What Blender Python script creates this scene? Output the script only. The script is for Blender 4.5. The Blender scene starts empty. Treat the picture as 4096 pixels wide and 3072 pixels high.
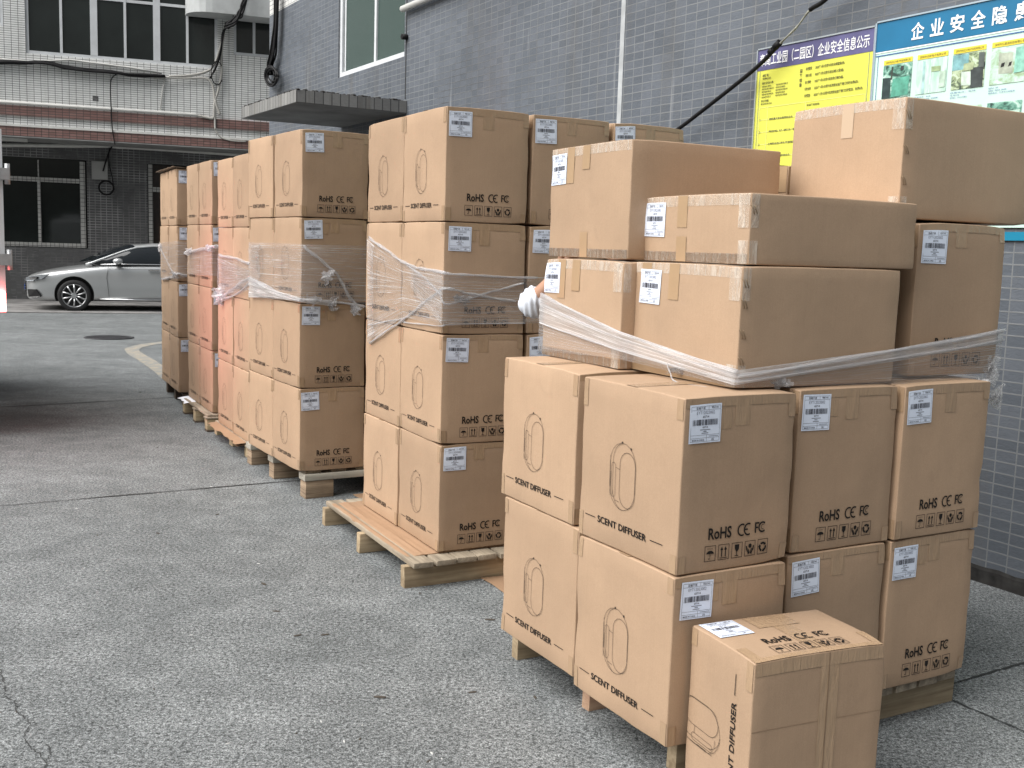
import bpy, bmesh, math, random
from mathutils import Vector, Matrix, noise
R = math.radians
sc = bpy.context.scene
COL = sc.collection
random.seed(7)

# ------------------------------------------------------------------ camera
F_PX, PITCH, ROLL, CAM_H = 4272.25, 0.126431, 0.0320339, 1.55      # focal length in pixels of the 4096 wide picture
c_, s_ = math.cos(PITCH), math.sin(PITCH)
FW = Vector((0, c_, -s_)); UP0 = Vector((0, s_, c_)); RT0 = Vector((1, 0, 0))
RT = math.cos(ROLL) * RT0 + math.sin(ROLL) * UP0
UP = -math.sin(ROLL) * RT0 + math.cos(ROLL) * UP0
EYE = Vector((0, 0, CAM_H))
cd = bpy.data.cameras.new("camera"); cam = bpy.data.objects.new("camera", cd); COL.objects.link(cam)
cd.sensor_fit = 'HORIZONTAL'; cd.sensor_width = 36; cd.lens = 36 * F_PX / 4096
cd.clip_start = 0.05; cd.clip_end = 500
m3 = Matrix((RT, UP, -FW)).transposed()
cam.matrix_world = Matrix.Translation(EYE) @ m3.to_4x4()
sc.camera = cam

# ------------------------------------------------------------------ sky, sun, exposure (bright overcast, open sky on the left)
SUN_EL, SUN_AZ = R(50), R(208)            # azimuth of the sun measured from +X, counter-clockwise
world = bpy.data.worlds.new("World"); sc.world = world; world.use_nodes = True
wn = world.node_tree; wn.nodes.clear()
sky = wn.nodes.new('ShaderNodeTexSky'); sky.sky_type = 'NISHITA'; sky.sun_disc = False
sky.sun_elevation = SUN_EL; sky.sun_rotation = R(90) - SUN_AZ
sky.air_density = 1.6; sky.dust_density = 6.0; sky.ozone_density = 1.0
hs = wn.nodes.new('ShaderNodeHueSaturation'); hs.inputs['Saturation'].default_value = 0.28
bg = wn.nodes.new('ShaderNodeBackground'); bg.inputs['Strength'].default_value = 0.05
wo = wn.nodes.new('ShaderNodeOutputWorld')
wn.links.new(sky.outputs[0], hs.inputs['Color']); wn.links.new(hs.outputs[0], bg.inputs[0]); wn.links.new(bg.outputs[0], wo.inputs[0])
sl = bpy.data.lights.new("sun", 'SUN'); sl.energy = 2.7; sl.angle = R(64); sl.color = (1.0, 0.985, 0.965)
so = bpy.data.objects.new("sun", sl); COL.objects.link(so)
sdir = Vector((math.cos(SUN_EL) * math.cos(SUN_AZ), math.cos(SUN_EL) * math.sin(SUN_AZ), math.sin(SUN_EL)))
so.rotation_euler = sdir.to_track_quat('Z', 'Y').to_euler(); so.location = (-20, -5, 30)
vs = sc.view_settings; sc.display_settings.display_device = 'sRGB'
vs.view_transform = 'Standard'; vs.look = 'None'; vs.gamma = 1; vs.use_curve_mapping = False; vs.exposure = 0.98
sc.cycles.transparent_max_bounces = 24; sc.cycles.max_bounces = 8; sc.cycles.caustics_reflective = False; sc.cycles.caustics_refractive = False

# ------------------------------------------------------------------ measuring helpers: where a photo point lies on a known plane
WALL_Y, WALL_D = 0.533994, 4.59            # grey wall: direction of its normal, distance
FAC_Y, FAC_D, GF_D = R(19), 26.1, 27.4     # tiled factory front: direction, upper wall, recessed ground floor
WN = Vector((math.cos(WALL_Y), math.sin(WALL_Y), 0)); WT = Vector((-WN.y, WN.x, 0))
FM = Vector((-math.sin(FAC_Y), math.cos(FAC_Y), 0)); FU = Vector((math.cos(FAC_Y), math.sin(FAC_Y), 0))
def ray(px, py):
    return RT * ((px - 2048) / F_PX) + UP * (-(py - 1536) / F_PX) + FW
def on_plane(px, py, n, d):
    r = ray(px, py); t = (d - n.dot(EYE)) / n.dot(r); return EYE + r * t
def on_ground(px, py, z=0.0): return on_plane(px, py, Vector((0, 0, 1)), z)
def on_wall(px, py, off=0.0): return on_plane(px, py, WN, WALL_D - off)
def on_fac(px, py, d=FAC_D): return on_plane(px, py, FM, d)
def at_depth(px, py, y): r = ray(px, py); return EYE + r * (y / r.y)
def wallp(s, z, off=0.0): p = WT * s + WN * (WALL_D - off); p.z = z; return p
def facp(a, z, d=FAC_D): p = FU * a + FM * d; p.z = z; return p

# ------------------------------------------------------------------ node material helpers
def new_mat(name):
    m = bpy.data.materials.new(name); m.use_nodes = True; nt = m.node_tree
    b = nt.nodes['Principled BSDF']; return m, nt, b
def nd(nt, t, **kw):
    n = nt.nodes.new(t)
    for k, v in kw.items():
        if k.startswith('i_'):
            n.inputs[int(k[2:])].default_value = v
        elif k in n.inputs.keys() if hasattr(n.inputs, 'keys') else False: n.inputs[k].default_value = v
        else: setattr(n, k, v)
    return n
def ramp(nt, src, p0, c0, p1, c1, mid=()):
    r = nt.nodes.new('ShaderNodeValToRGB'); e = r.color_ramp.elements
    e[0].position = p0; e[0].color = (*c0, 1); e[1].position = p1; e[1].color = (*c1, 1)
    for p, c in mid: q = e.new(p); q.color = (*c, 1)
    nt.links.new(src, r.inputs[0]); return r.outputs[0]
def mixc(nt, fac, a, b, mode='MIX'):
    n = nt.nodes.new('ShaderNodeMix'); n.data_type = 'RGBA'; n.blend_type = mode
    for sock, v in ((n.inputs[0], fac), (n.inputs[6], a), (n.inputs[7], b)):
        if hasattr(v, 'is_linked'): nt.links.new(v, sock)
        elif isinstance(v, (tuple, list)): sock.default_value = (*v[:3], 1)
        else: sock.default_value = v
    return n.outputs[2]
def mth(nt, op, a, b=0.0, c=0.0):
    n = nt.nodes.new('ShaderNodeMath'); n.operation = op
    for s, v in zip(n.inputs, (a, b, c)):
        if hasattr(v, 'is_linked'): nt.links.new(v, s)
        else: s.default_value = v
    return n.outputs[0]
def coords(nt, kind='Object', scale=(1, 1, 1), loc=(0, 0, 0)):
    t = nt.nodes.new('ShaderNodeTexCoord'); mp = nt.nodes.new('ShaderNodeMapping')
    mp.inputs['Scale'].default_value = scale; mp.inputs['Location'].default_value = loc
    nt.links.new(t.outputs[kind], mp.inputs[0]); return mp.outputs[0]
def noi(nt, vec, scale, detail=4, rough=0.55, dist=0.0):
    n = nt.nodes.new('ShaderNodeTexNoise'); n.inputs['Scale'].default_value = scale; n.inputs['Detail'].default_value = detail
    n.inputs['Roughness'].default_value = rough; n.inputs['Distortion'].default_value = dist
    nt.links.new(vec, n.inputs['Vector']); return n.outputs['Fac']
def bump(nt, b, h, strength=0.3, dist=0.01):
    n = nt.nodes.new('ShaderNodeBump'); n.inputs['Strength'].default_value = strength; n.inputs['Distance'].default_value = dist
    nt.links.new(h, n.inputs['Height']); nt.links.new(n.outputs[0], b.inputs['Normal'])
def plain(name, col, rough=0.6, metal=0.0, spec=0.5, var=0.0, vscale=6.0):
    m, nt, b = new_mat(name)
    b.inputs['Roughness'].default_value = rough; b.inputs['Metallic'].default_value = metal; b.inputs['Specular IOR Level'].default_value = spec
    if var:
        n = noi(nt, coords(nt), vscale, 5)
        o = ramp(nt, n, 0.3, [x * (1 - var) for x in col], 0.7, [min(1, x * (1 + var)) for x in col]); nt.links.new(o, b.inputs['Base Color'])
    else: b.inputs['Base Color'].default_value = (*col, 1)
    return m

# cardboard: kraft liner with flute lines, fibres, scuffs
def mat_card(name, col, k=1.0):
    m, nt, b = new_mat(name)
    oi = nt.nodes.new('ShaderNodeObjectInfo')
    v = coords(nt)
    off = nt.nodes.new('ShaderNodeVectorMath'); off.operation = 'ADD'
    sc3 = nt.nodes.new('ShaderNodeVectorMath'); sc3.operation = 'SCALE'; sc3.inputs[0].default_value = (13, 7, 5); nt.links.new(oi.outputs['Random'], sc3.inputs['Scale'])
    nt.links.new(v, off.inputs[0]); nt.links.new(sc3.outputs[0], off.inputs[1]); v = off.outputs[0]
    big = noi(nt, v, 3.2, 4); fine = noi(nt, v, 260, 3, 0.7)
    st = nt.nodes.new('ShaderNodeMapping'); st.inputs['Scale'].default_value = (150, 150, 1.2); nt.links.new(v, st.inputs[0])
    flute = noi(nt, st.outputs[0], 1.0, 2)
    c = ramp(nt, big, 0.3, [x * 0.92 for x in col], 0.72, [x * 1.06 for x in col])
    c = mixc(nt, 0.45, c, ramp(nt, fine, 0.25, (0.42, 0.40, 0.37), 0.75, (0.60, 0.60, 0.60)), 'OVERLAY')
    c = mixc(nt, 0.08, c, ramp(nt, flute, 0.3, (0.40, 0.40, 0.40), 0.7, (0.60, 0.60, 0.60)), 'OVERLAY')
    sm = noi(nt, v, 7.5, 4, 0.6, 1.5); c = mixc(nt, mth(nt, 'MULTIPLY', ramp(nt, sm, 0.60, (0, 0, 0), 0.72, (1, 1, 1)), 0.16), c, [x * 0.72 for x in col]); sp = noi(nt, v, 31, 3, 0.6); c = mixc(nt, mth(nt, 'MULTIPLY', ramp(nt, sp, 0.70, (0, 0, 0), 0.80, (1, 1, 1)), 0.35), c, [x * 1.25 for x in col])
    hsv = nt.nodes.new('ShaderNodeHueSaturation'); nt.links.new(c, hsv.inputs['Color'])
    nt.links.new(mth(nt, 'MULTIPLY_ADD', oi.outputs['Random'], 0.15, 0.91), hsv.inputs['Value'])
    nt.links.new(hsv.outputs[0], b.inputs['Base Color'])
    b.inputs['Roughness'].default_value = 0.62; b.inputs['Specular IOR Level'].default_value = 0.35
    bump(nt, b, mth(nt, 'ADD', mth(nt, 'MULTIPLY', big, 4.0), mth(nt, 'MULTIPLY', flute, 0.12)), 0.25, 0.006)
    return m
KRAFT = (0.405, 0.280, 0.186)
M_CARD = mat_card('kraft_cardboard', KRAFT)
M_CARD2 = mat_card('plain_cardboard', (0.405, 0.282, 0.188))
M_SHEET = mat_card('cardboard_sheet', (0.32, 0.205, 0.128))
def mat_tape():
    m, nt, b = new_mat('brown_tape'); v = coords(nt)
    wr = noi(nt, coords(nt, scale=(60, 60, 9)), 1, 4, 0.6, 0.6)
    nt.links.new(ramp(nt, noi(nt, v, 14, 4), 0.3, (0.350, 0.238, 0.146), 0.7, (0.392, 0.270, 0.170)), b.inputs['Base Color'])
    b.inputs['Roughness'].default_value = 0.24; b.inputs['Specular IOR Level'].default_value = 0.6; bump(nt, b, wr, 0.5, 0.006); return m
M_TAPE = mat_tape()
def mat_clear_tape():
    m, nt, b = new_mat('clear_tape'); wr = noi(nt, coords(nt, scale=(50, 50, 12)), 1, 4, 0.65, 0.8)
    tr = nt.nodes.new('ShaderNodeBsdfTransparent'); mx = nt.nodes.new('ShaderNodeMixShader')
    b.inputs['Base Color'].default_value = (0.78, 0.70, 0.60, 1); b.inputs['Roughness'].default_value = 0.12; bump(nt, b, wr, 1.0, 0.012)
    nt.links.new(ramp(nt, wr, 0.45, (0.25,) * 3, 0.75, (0.75,) * 3), mx.inputs[0])
    nt.links.new(tr.outputs[0], mx.inputs[1]); nt.links.new(b.outputs[0], mx.inputs[2]); nt.links.new(mx.outputs[0], nt.nodes['Material Output'].inputs[0]); return m
M_CLEAR = mat_clear_tape()
M_TAPE2 = plain('buff_tape', (0.385, 0.262, 0.155), 0.28, var=0.06)
M_INK = plain('black_ink', (0.010, 0.008, 0.007), 0.6, spec=0.3)
M_LINE = plain('drawing_ink', (0.045, 0.034, 0.024), 0.6, spec=0.3)
M_PAPER = plain('label_paper', (0.74, 0.80, 0.92), 0.35, spec=0.5)
M_LINK = plain('label_ink', (0.03, 0.03, 0.045), 0.5)
M_LGREY = plain('label_grey_ink', (0.20, 0.21, 0.25), 0.5)
M_STAPLE = plain('staple_wire', (0.30, 0.22, 0.14), 0.4, 0.8)

def mat_film(name, base, streak, vs, hot, low=0.42):
    m, nt, b = new_mat(name)
    uv = coords(nt, 'UV', scale=(1.3, vs, 1))
    n1 = noi(nt, uv, 1.0, 6, 0.68, 0.5)
    uv2 = coords(nt, 'UV', scale=(3.5, vs * 2.3, 1), loc=(3, 7, 0)); n2 = noi(nt, uv2, 1.0, 5, 0.7, 0.9)
    a = mth(nt, 'MULTIPLY', n1, n2)
    f1 = ramp(nt, a, 0.24, (base,) * 3, hot, (streak,) * 3, mid=((0.5 * (0.24 + hot), (base + (streak - base) * 0.28,) * 3),))
    nt.links.new(ramp(nt, a, 0.22, (low, low * 0.97, low * 0.98), hot, (0.97, 0.97, 0.98)), b.inputs['Base Color']); b.inputs['Roughness'].default_value = 0.11; b.inputs['Specular IOR Level'].default_value = 0.9
    bump(nt, b, a, 0.7, 0.016)
    tl = nt.nodes.new('ShaderNodeBsdfTranslucent'); tl.inputs[0].default_value = (0.85, 0.87, 0.9, 1)
    m0 = nt.nodes.new('ShaderNodeMixShader'); m0.inputs[0].default_value = 0.30; nt.links.new(b.outputs[0], m0.inputs[1]); nt.links.new(tl.outputs[0], m0.inputs[2])
    tr = nt.nodes.new('ShaderNodeBsdfTransparent'); mx = nt.nodes.new('ShaderNodeMixShader')
    nt.links.new(f1, mx.inputs[0]); nt.links.new(tr.outputs[0], mx.inputs[1]); nt.links.new(m0.outputs[0], mx.inputs[2])
    nt.links.new(mx.outputs[0], nt.nodes['Material Output'].inputs[0]); return m
M_FILM = mat_film('stretch_film', 0.24, 0.92, 46, 0.38)
M_FILMD = mat_film('gathered_film', 0.50, 1.0, 30, 0.31, 0.88)
M_ROPE = mat_film('film_rope', 0.40, 1.0, 5, 0.34, 0.80)

# ------------------------------------------------------------------ object helpers
def mesh_obj(name, bm, mats, parent=None, smooth=None):
    me = bpy.data.meshes.new(name); bm.normal_update(); bm.to_mesh(me); bm.free()
    for m in (mats if isinstance(mats, (list, tuple)) else [mats]): me.materials.append(m)
    if smooth is not None:
        me.shade_smooth() if smooth >= 180 else me.set_sharp_from_angle(angle=R(smooth))
    o = bpy.data.objects.new(name, me); COL.objects.link(o)
    if parent: o.parent = parent
    return o
def link_mesh(name, me, parent=None):
    o = bpy.data.objects.new(name, me); COL.objects.link(o)
    if parent: o.parent = parent
    return o
def tag(o, label, cat, group=None, kind=None):
    o['label'] = label; o['category'] = cat
    if group: o['group'] = group
    if kind: o['kind'] = kind
    return o
def thing(name, label, cat, loc=(0, 0, 0), rz=0.0, group=None):
    o = bpy.data.objects.new(name, None); COL.objects.link(o); o.empty_display_size = 0.2
    o.location = loc; o.rotation_euler = (0, 0, rz); return tag(o, label, cat, group)
def struct(o): o['kind'] = 'structure'; return o
def box(bm, x0, x1, y0, y1, z0, z1, mi=0, bev=0.0):
    vs_ = [bm.verts.new((x, y, z)) for z in (z0, z1) for y in (y0, y1) for x in (x0, x1)]
    fs = [bm.faces.new([vs_[i] for i in q]) for q in ((0, 2, 3, 1), (4, 5, 7, 6), (0, 1, 5, 4), (2, 6, 7, 3), (0, 4, 6, 2), (1, 3, 7, 5))]
    for f in fs: f.material_index = mi
    if bev:
        es = list({e for f in fs for e in f.edges}); r = bmesh.ops.bevel(bm, geom=es, offset=bev, segments=2, affect='EDGES', profile=0.6)
        for f in r['faces']: f.material_index = mi
    return fs
def obox(bm, org, ax, ay, x0, x1, y0, y1, z0, z1, mi=0):
    """box in a turned frame: origin, unit axes ax (x) and ay (y)"""
    fs = []; vs_ = []
    for z in (z0, z1):
        for y in (y0, y1):
            for x in (x0, x1): p = org + ax * x + ay * y; vs_.append(bm.verts.new((p.x, p.y, p.z + z)))
    for q in ((0, 2, 3, 1), (4, 5, 7, 6), (0, 1, 5, 4), (2, 6, 7, 3), (0, 4, 6, 2), (1, 3, 7, 5)):
        f = bm.faces.new([vs_[i] for i in q]); f.material_index = mi; fs.append(f)
    bmesh.ops.recalc_face_normals(bm, faces=fs)
    return fs
def tube(bm, pts, rad, n=8, mi=0, smooth=True, uvl=None):
    pts = [Vector(p) for p in pts]; rings = []
    rads = rad if isinstance(rad, (list, tuple)) else [rad] * len(pts)
    prev = None; L = 0
    for i, p in enumerate(pts):
        t = (pts[min(i + 1, len(pts) - 1)] - pts[max(i - 1, 0)]).normalized()
        if prev is None: a = t.orthogonal().normalized()
        else:
            a = prev - t * prev.dot(t); a = a.normalized() if a.length > 1e-6 else t.orthogonal().normalized()
        prev = a; b = t.cross(a)
        rings.append([bm.verts.new(p + (a * math.cos(k * 2 * math.pi / n) + b * math.sin(k * 2 * math.pi / n)) * rads[i]) for k in range(n)])
    for i in range(len(rings) - 1):
        l1 = (pts[i + 1] - pts[i]).length
        for k in range(n):
            f = bm.faces.new((rings[i][k], rings[i][(k + 1) % n], rings[i + 1][(k + 1) % n], rings[i + 1][k])); f.smooth = smooth; f.material_index = mi
            if uvl:
                for lp, (uu, vv) in zip(f.loops, ((L, k / n), (L, (k + 1) / n), (L + l1, (k + 1) / n), (L + l1, k / n))): lp[uvl].uv = (uu, vv)
        L += l1
    for r_, rev in ((rings[0], True), (rings[-1], False)):
        f = bm.faces.new(r_[::-1] if rev else r_); f.material_index = mi
def smooth_path(pts, k=6):
    """Catmull-Rom through the points"""
    P = [Vector(p) for p in pts]; out = []
    for i in range(len(P) - 1):
        a, b, c, d = P[max(i - 1, 0)], P[i], P[i + 1], P[min(i + 2, len(P) - 1)]
        for j in range(k):
            t = j / k; out.append(0.5 * ((2 * b) + (c - a) * t + (2 * a - 5 * b + 4 * c - d) * t * t + (3 * b - a - 3 * c + d) * t ** 3))
    out.append(P[-1]); return out
def lathe(bm, prof, n=24, org=(0, 0, 0), mi=0):
    o = Vector(org); rings = [[bm.verts.new(o + Vector((r * math.cos(k * 2 * math.pi / n), r * math.sin(k * 2 * math.pi / n), z))) for k in range(n)] for r, z in prof]
    for a, b in zip(rings, rings[1:]):
        for k in range(n):
            f = bm.faces.new((a[k], a[(k + 1) % n], b[(k + 1) % n], b[k])); f.smooth = True; f.material_index = mi
    bm.faces.new(rings[0][::-1]).material_index = mi; bm.faces.new(rings[-1]).material_index = mi

# ------------------------------------------------------------------ flat artwork: lists of (polygon, material index) in a 2-D frame, metres
_tc = {}
def text2d(body, height, width=None, bold=0.0, align='L'):
    """triangles of a text; cap height given; squeezed to width when asked"""
    key = (body, bold)
    if key not in _tc:
        c = bpy.data.curves.new('t', 'FONT'); c.body = body; c.size = 1; c.resolution_u = 3; c.offset = bold
        o = bpy.data.objects.new('t', c); COL.objects.link(o)
        dg = bpy.context.evaluated_depsgraph_get(); me = bpy.data.meshes.new_from_object(o.evaluated_get(dg))
        _tc[key] = [[tuple(me.vertices[i].co[:2]) for i in p.vertices] for p in me.polygons]
        bpy.data.objects.remove(o); bpy.data.curves.remove(c); bpy.data.meshes.remove(me)
    polys = _tc[key]
    if not polys: return []
    xs = [p[0] for q in polys for p in q]; ys = [p[1] for q in polys for p in q]
    x0, x1, y0, y1 = min(xs), max(xs), min(ys), max(ys)
    sy = height / (y1 - y0); sx = (width / (x1 - x0)) if width else sy
    return [[((x - x0) * sx, (y - y0) * sy) for x, y in q] for q in polys]
def shift(polys, dx, dy): return [[(x + dx, y + dy) for x, y in q] for q in polys]
def rect(x0, y0, x1, y1): return [[(x0, y0), (x1, y0), (x1, y1), (x0, y1)]]
def frame2d(x0, y0, x1, y1, w): return rect(x0, y0, x1, y0 + w) + rect(x0, y1 - w, x1, y1) + rect(x0, y0 + w, x0 + w, y1 - w) + rect(x1 - w, y0 + w, x1, y1 - w)
def stroke(pts, w, closed=False):
    out = []; n = len(pts); N = []
    for i in range(n):
        a = pts[(i - 1) % n] if (closed or i > 0) else pts[i]; b = pts[(i + 1) % n] if (closed or i < n - 1) else pts[i]
        dx, dy = b[0] - a[0], b[1] - a[1]; l = math.hypot(dx, dy) or 1; N.append((-dy / l * w / 2, dx / l * w / 2))
    for i in range(n if closed else n - 1):
        j = (i + 1) % n; p, q, a, b = pts[i], pts[j], N[i], N[j]
        out.append([(p[0] - a[0], p[1] - a[1]), (q[0] - b[0], q[1] - b[1]), (q[0] + b[0], q[1] + b[1]), (p[0] + a[0], p[1] + a[1])])
    return out
def arc(cx, cy, r, a0, a1, n=10, ry=None):
    return [(cx + r * math.cos(R(a0 + (a1 - a0) * i / n)), cy + (ry or r) * math.sin(R(a0 + (a1 - a0) * i / n))) for i in range(n + 1)]
def stadium(x0, x1, z0, z1, n=9):
    r = (x1 - x0) / 2; cx = (x0 + x1) / 2; return arc(cx, z1 - r, r, 0, 180, n) + arc(cx, z0 + r, r, 180, 360, n)
def disc(cx, cy, r, n=12): return [[(cx + r * math.cos(2 * math.pi * i / n), cy + r * math.sin(2 * math.pi * i / n)) for i in range(n)]]

SCENT = []   # front artwork, x from the left edge, z from the box bottom
SCENT += [(p, 0) for p in shift(text2d('SCENT DIFFUSER', 0.0218, 0.254, 0.020), 0.1075, 0.0625)]
SCENT += [(p, 0) for p in rect(0.037, 0.0722, 0.094, 0.0748) + rect(0.380, 0.0718, 0.439, 0.0744)]
lw = 0.0012
for pts, w in ((stadium(0.1665, 0.2985, 0.128, 0.3315), lw), (stadium(0.2185, 0.2965, 0.138, 0.306), lw * 1.15), (stadium(0.175, 0.1965, 0.160, 0.2655, 6), lw)):
    SCENT += [(p, 1) for p in stroke(pts, w, True)]
for pts in (arc(0.2425, 0.272, 0.060, 105, 180, 8), [(0.1825, 0.272), (0.1825, 0.165)], arc(0.2425, 0.1865, 0.060, 180, 262, 8), [(0.1965, 0.2525), (0.2185, 0.2495)], [(0.1965, 0.152), (0.2185, 0.1495)],
            [(0.168, 0.285), (0.1685, 0.16)], [(0.170, 0.19), (0.170, 0.235)]):
    SCENT += [(p, 1) for p in stroke(pts, lw)]
SCENT += [(p, 1) for p in shift(disc(0, 0, 0.0036, 8), 0.226, 0.3325) + shift(disc(0, 0, 0.004, 8), 0.272, 0.320)]
ROHS = []
ROHS += shift(text2d('RoHS', 0.0345, 0.084, 0.022), 0.1075, 0.0925)
for cx in (0.2310, 0.2545):       # the C and the E of the conformity mark are arcs
    ROHS += stroke(arc(cx, 0.1105, 0.0150, 62, 298, 12, 0.0165), 0.0048)
ROHS += rect(0.2405, 0.1083, 0.2530, 0.1127)
ROHS += rect(0.2795, 0.096, 0.2847, 0.1275) + rect(0.2847, 0.1228, 0.2955, 0.1275) + rect(0.2847, 0.1095, 0.2915, 0.114)
ROHS += stroke(arc(0.3090, 0.1117, 0.0138, 48, 312, 12, 0.0142), 0.0050) + stroke(arc(0.3105, 0.1117, 0.0062, 60, 300, 8, 0.0066), 0.0018)
IW, IH, IX, IZ, IP = 0.040, 0.0455, 0.097, 0.0295, 0.0493
def icons():
    o = []
    for i in range(5):
        x = IX + i * IP; o += frame2d(x, IZ, x + IW, IZ + IH, 0.0017); cx, cz = x + IW / 2, IZ + IH / 2
        if i == 0:    # umbrella in the rain
            o += [arc(cx, cz - 0.001, 0.0135, 0, 180, 10, 0.0095)] + stroke([(cx, cz), (cx, cz - 0.013)] + arc(cx - 0.003, cz - 0.013, 0.003, 0, -180, 5), 0.0016)
            for k in range(5): o += stroke([(cx - 0.009 + k * 0.0042, cz + 0.0165), (cx - 0.0105 + k * 0.0042, cz + 0.012)], 0.0010)
        elif i == 1:  # this way up
            for d in (-0.0068, 0.0068):
                o += rect(cx + d - 0.0018, cz - 0.0135, cx + d + 0.0018, cz + 0.007) + [[(cx + d - 0.0055, cz + 0.006), (cx + d + 0.0055, cz + 0.006), (cx + d, cz + 0.0165)]]
            o += rect(cx - 0.0135, cz - 0.0178, cx + 0.0135, cz - 0.0158)
        elif i == 2:  # fragile
            o += [[(cx - 0.0082, cz + 0.0165), (cx - 0.0075, cz + 0.003), (cx - 0.002, cz - 0.004), (cx + 0.002, cz - 0.004), (cx + 0.0075, cz + 0.003), (cx + 0.0082, cz + 0.0165)]]
            o += rect(cx - 0.0012, cz - 0.015, cx + 0.0012, cz - 0.004) + rect(cx - 0.007, cz - 0.0172, cx + 0.007, cz - 0.015)
        elif i == 3:  # handle with care
            o += [[(cx - 0.006, cz + 0.004), (cx, cz), (cx + 0.006, cz + 0.004), (cx + 0.006, cz + 0.011), (cx, cz + 0.0145), (cx - 0.006, cz + 0.011)]]
            for s in (-1, 1):
                o += stroke([(cx + s * 0.0135, cz + 0.008), (cx + s * 0.012, cz - 0.003), (cx + s * 0.007, cz - 0.010), (cx + s * 0.005, cz - 0.017)], 0.0042)
                o += stroke([(cx + s * 0.009, cz), (cx + s * 0.0035, cz - 0.007), (cx + s * 0.002, cz - 0.016)], 0.0030)
        else:         # recycling loop
            for k in range(3):
                a = 90 + 120 * k; p = arc(cx, cz - 0.001, 0.0115, a + 42, a - 34, 6); o += stroke(p, 0.0062)
                q = R(a - 34); ex, ez = cx + 0.0115 * math.cos(q), cz - 0.001 + 0.0115 * math.sin(q); t = q - math.pi / 2
                o += [[(ex + 0.0060 * math.cos(q), ez + 0.0060 * math.sin(q)), (ex - 0.0060 * math.cos(q), ez - 0.0060 * math.sin(q)), (ex + 0.0075 * math.cos(t), ez + 0.0075 * math.sin(t))]]
    return o
ROHS += icons()

LW_, LH_ = 0.113, 0.110
def label_art(no):
    o = []
    w = 0.0007
    o += [(p, 0) for p in frame2d(0.005, 0.004, LW_ - 0.005, LH_ - 0.005, w)]
    for z in (0.0935, 0.0225, 0.014): o += [(p, 0) for p in rect(0.005, z, LW_ - 0.005, z + w)]
    o += [(p, 0) for p in rect(0.066, 0.0935, 0.066 + w, 0.105) + rect(0.062, 0.004, 0.062 + w, 0.0225)]
    o += [(p, 0) for p in shift(text2d('普船海派', 0.0075, 0.032, 0.012), 0.022, 0.0955)]
    o += [(p, 0) for p in shift(text2d('%d/141' % no, 0.0058, 0.024, 0.012), 0.076, 0.0965)]
    o += [(p, 1) for p in shift(text2d('EYT12023002', 0.0088, 0.064), 0.024, 0.0815)]
    o += [(p, 0) for p in shift(text2d('65714', 0.0062, 0.022, 0.012), 0.046, 0.071) + shift(text2d('65714', 0.0052, 0.018, 0.012), 0.047, 0.042)]
    rr = random.Random(65714); x = 0.011
    while x < LW_ - 0.012:
        b = rr.choice((0.0007, 0.0007, 0.0014, 0.0021)); o += [(p, 0) for p in rect(x, 0.050, x + b, 0.0665)]; x += b + rr.choice((0.0007, 0.0007, 0.0012, 0.0018))
    for k, (a, b) in enumerate(((0.038, 0.075), (0.050, 0.062), (0.044, 0.068))):
        o += [(p, 1) for p in rect(a, 0.0365 - k * 0.0048, b, 0.0385 - k * 0.0048)]
    o += [(p, 1) for p in rect(0.070, 0.0175, 0.104, 0.0190)]
    o += [(p, 0) for p in shift(text2d('MADE IN CHINA', 0.0045, 0.044, 0.012), 0.011, 0.0065) + shift(text2d('US', 0.006, 0.009, 0.012), 0.080, 0.006)]
    return o

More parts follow.
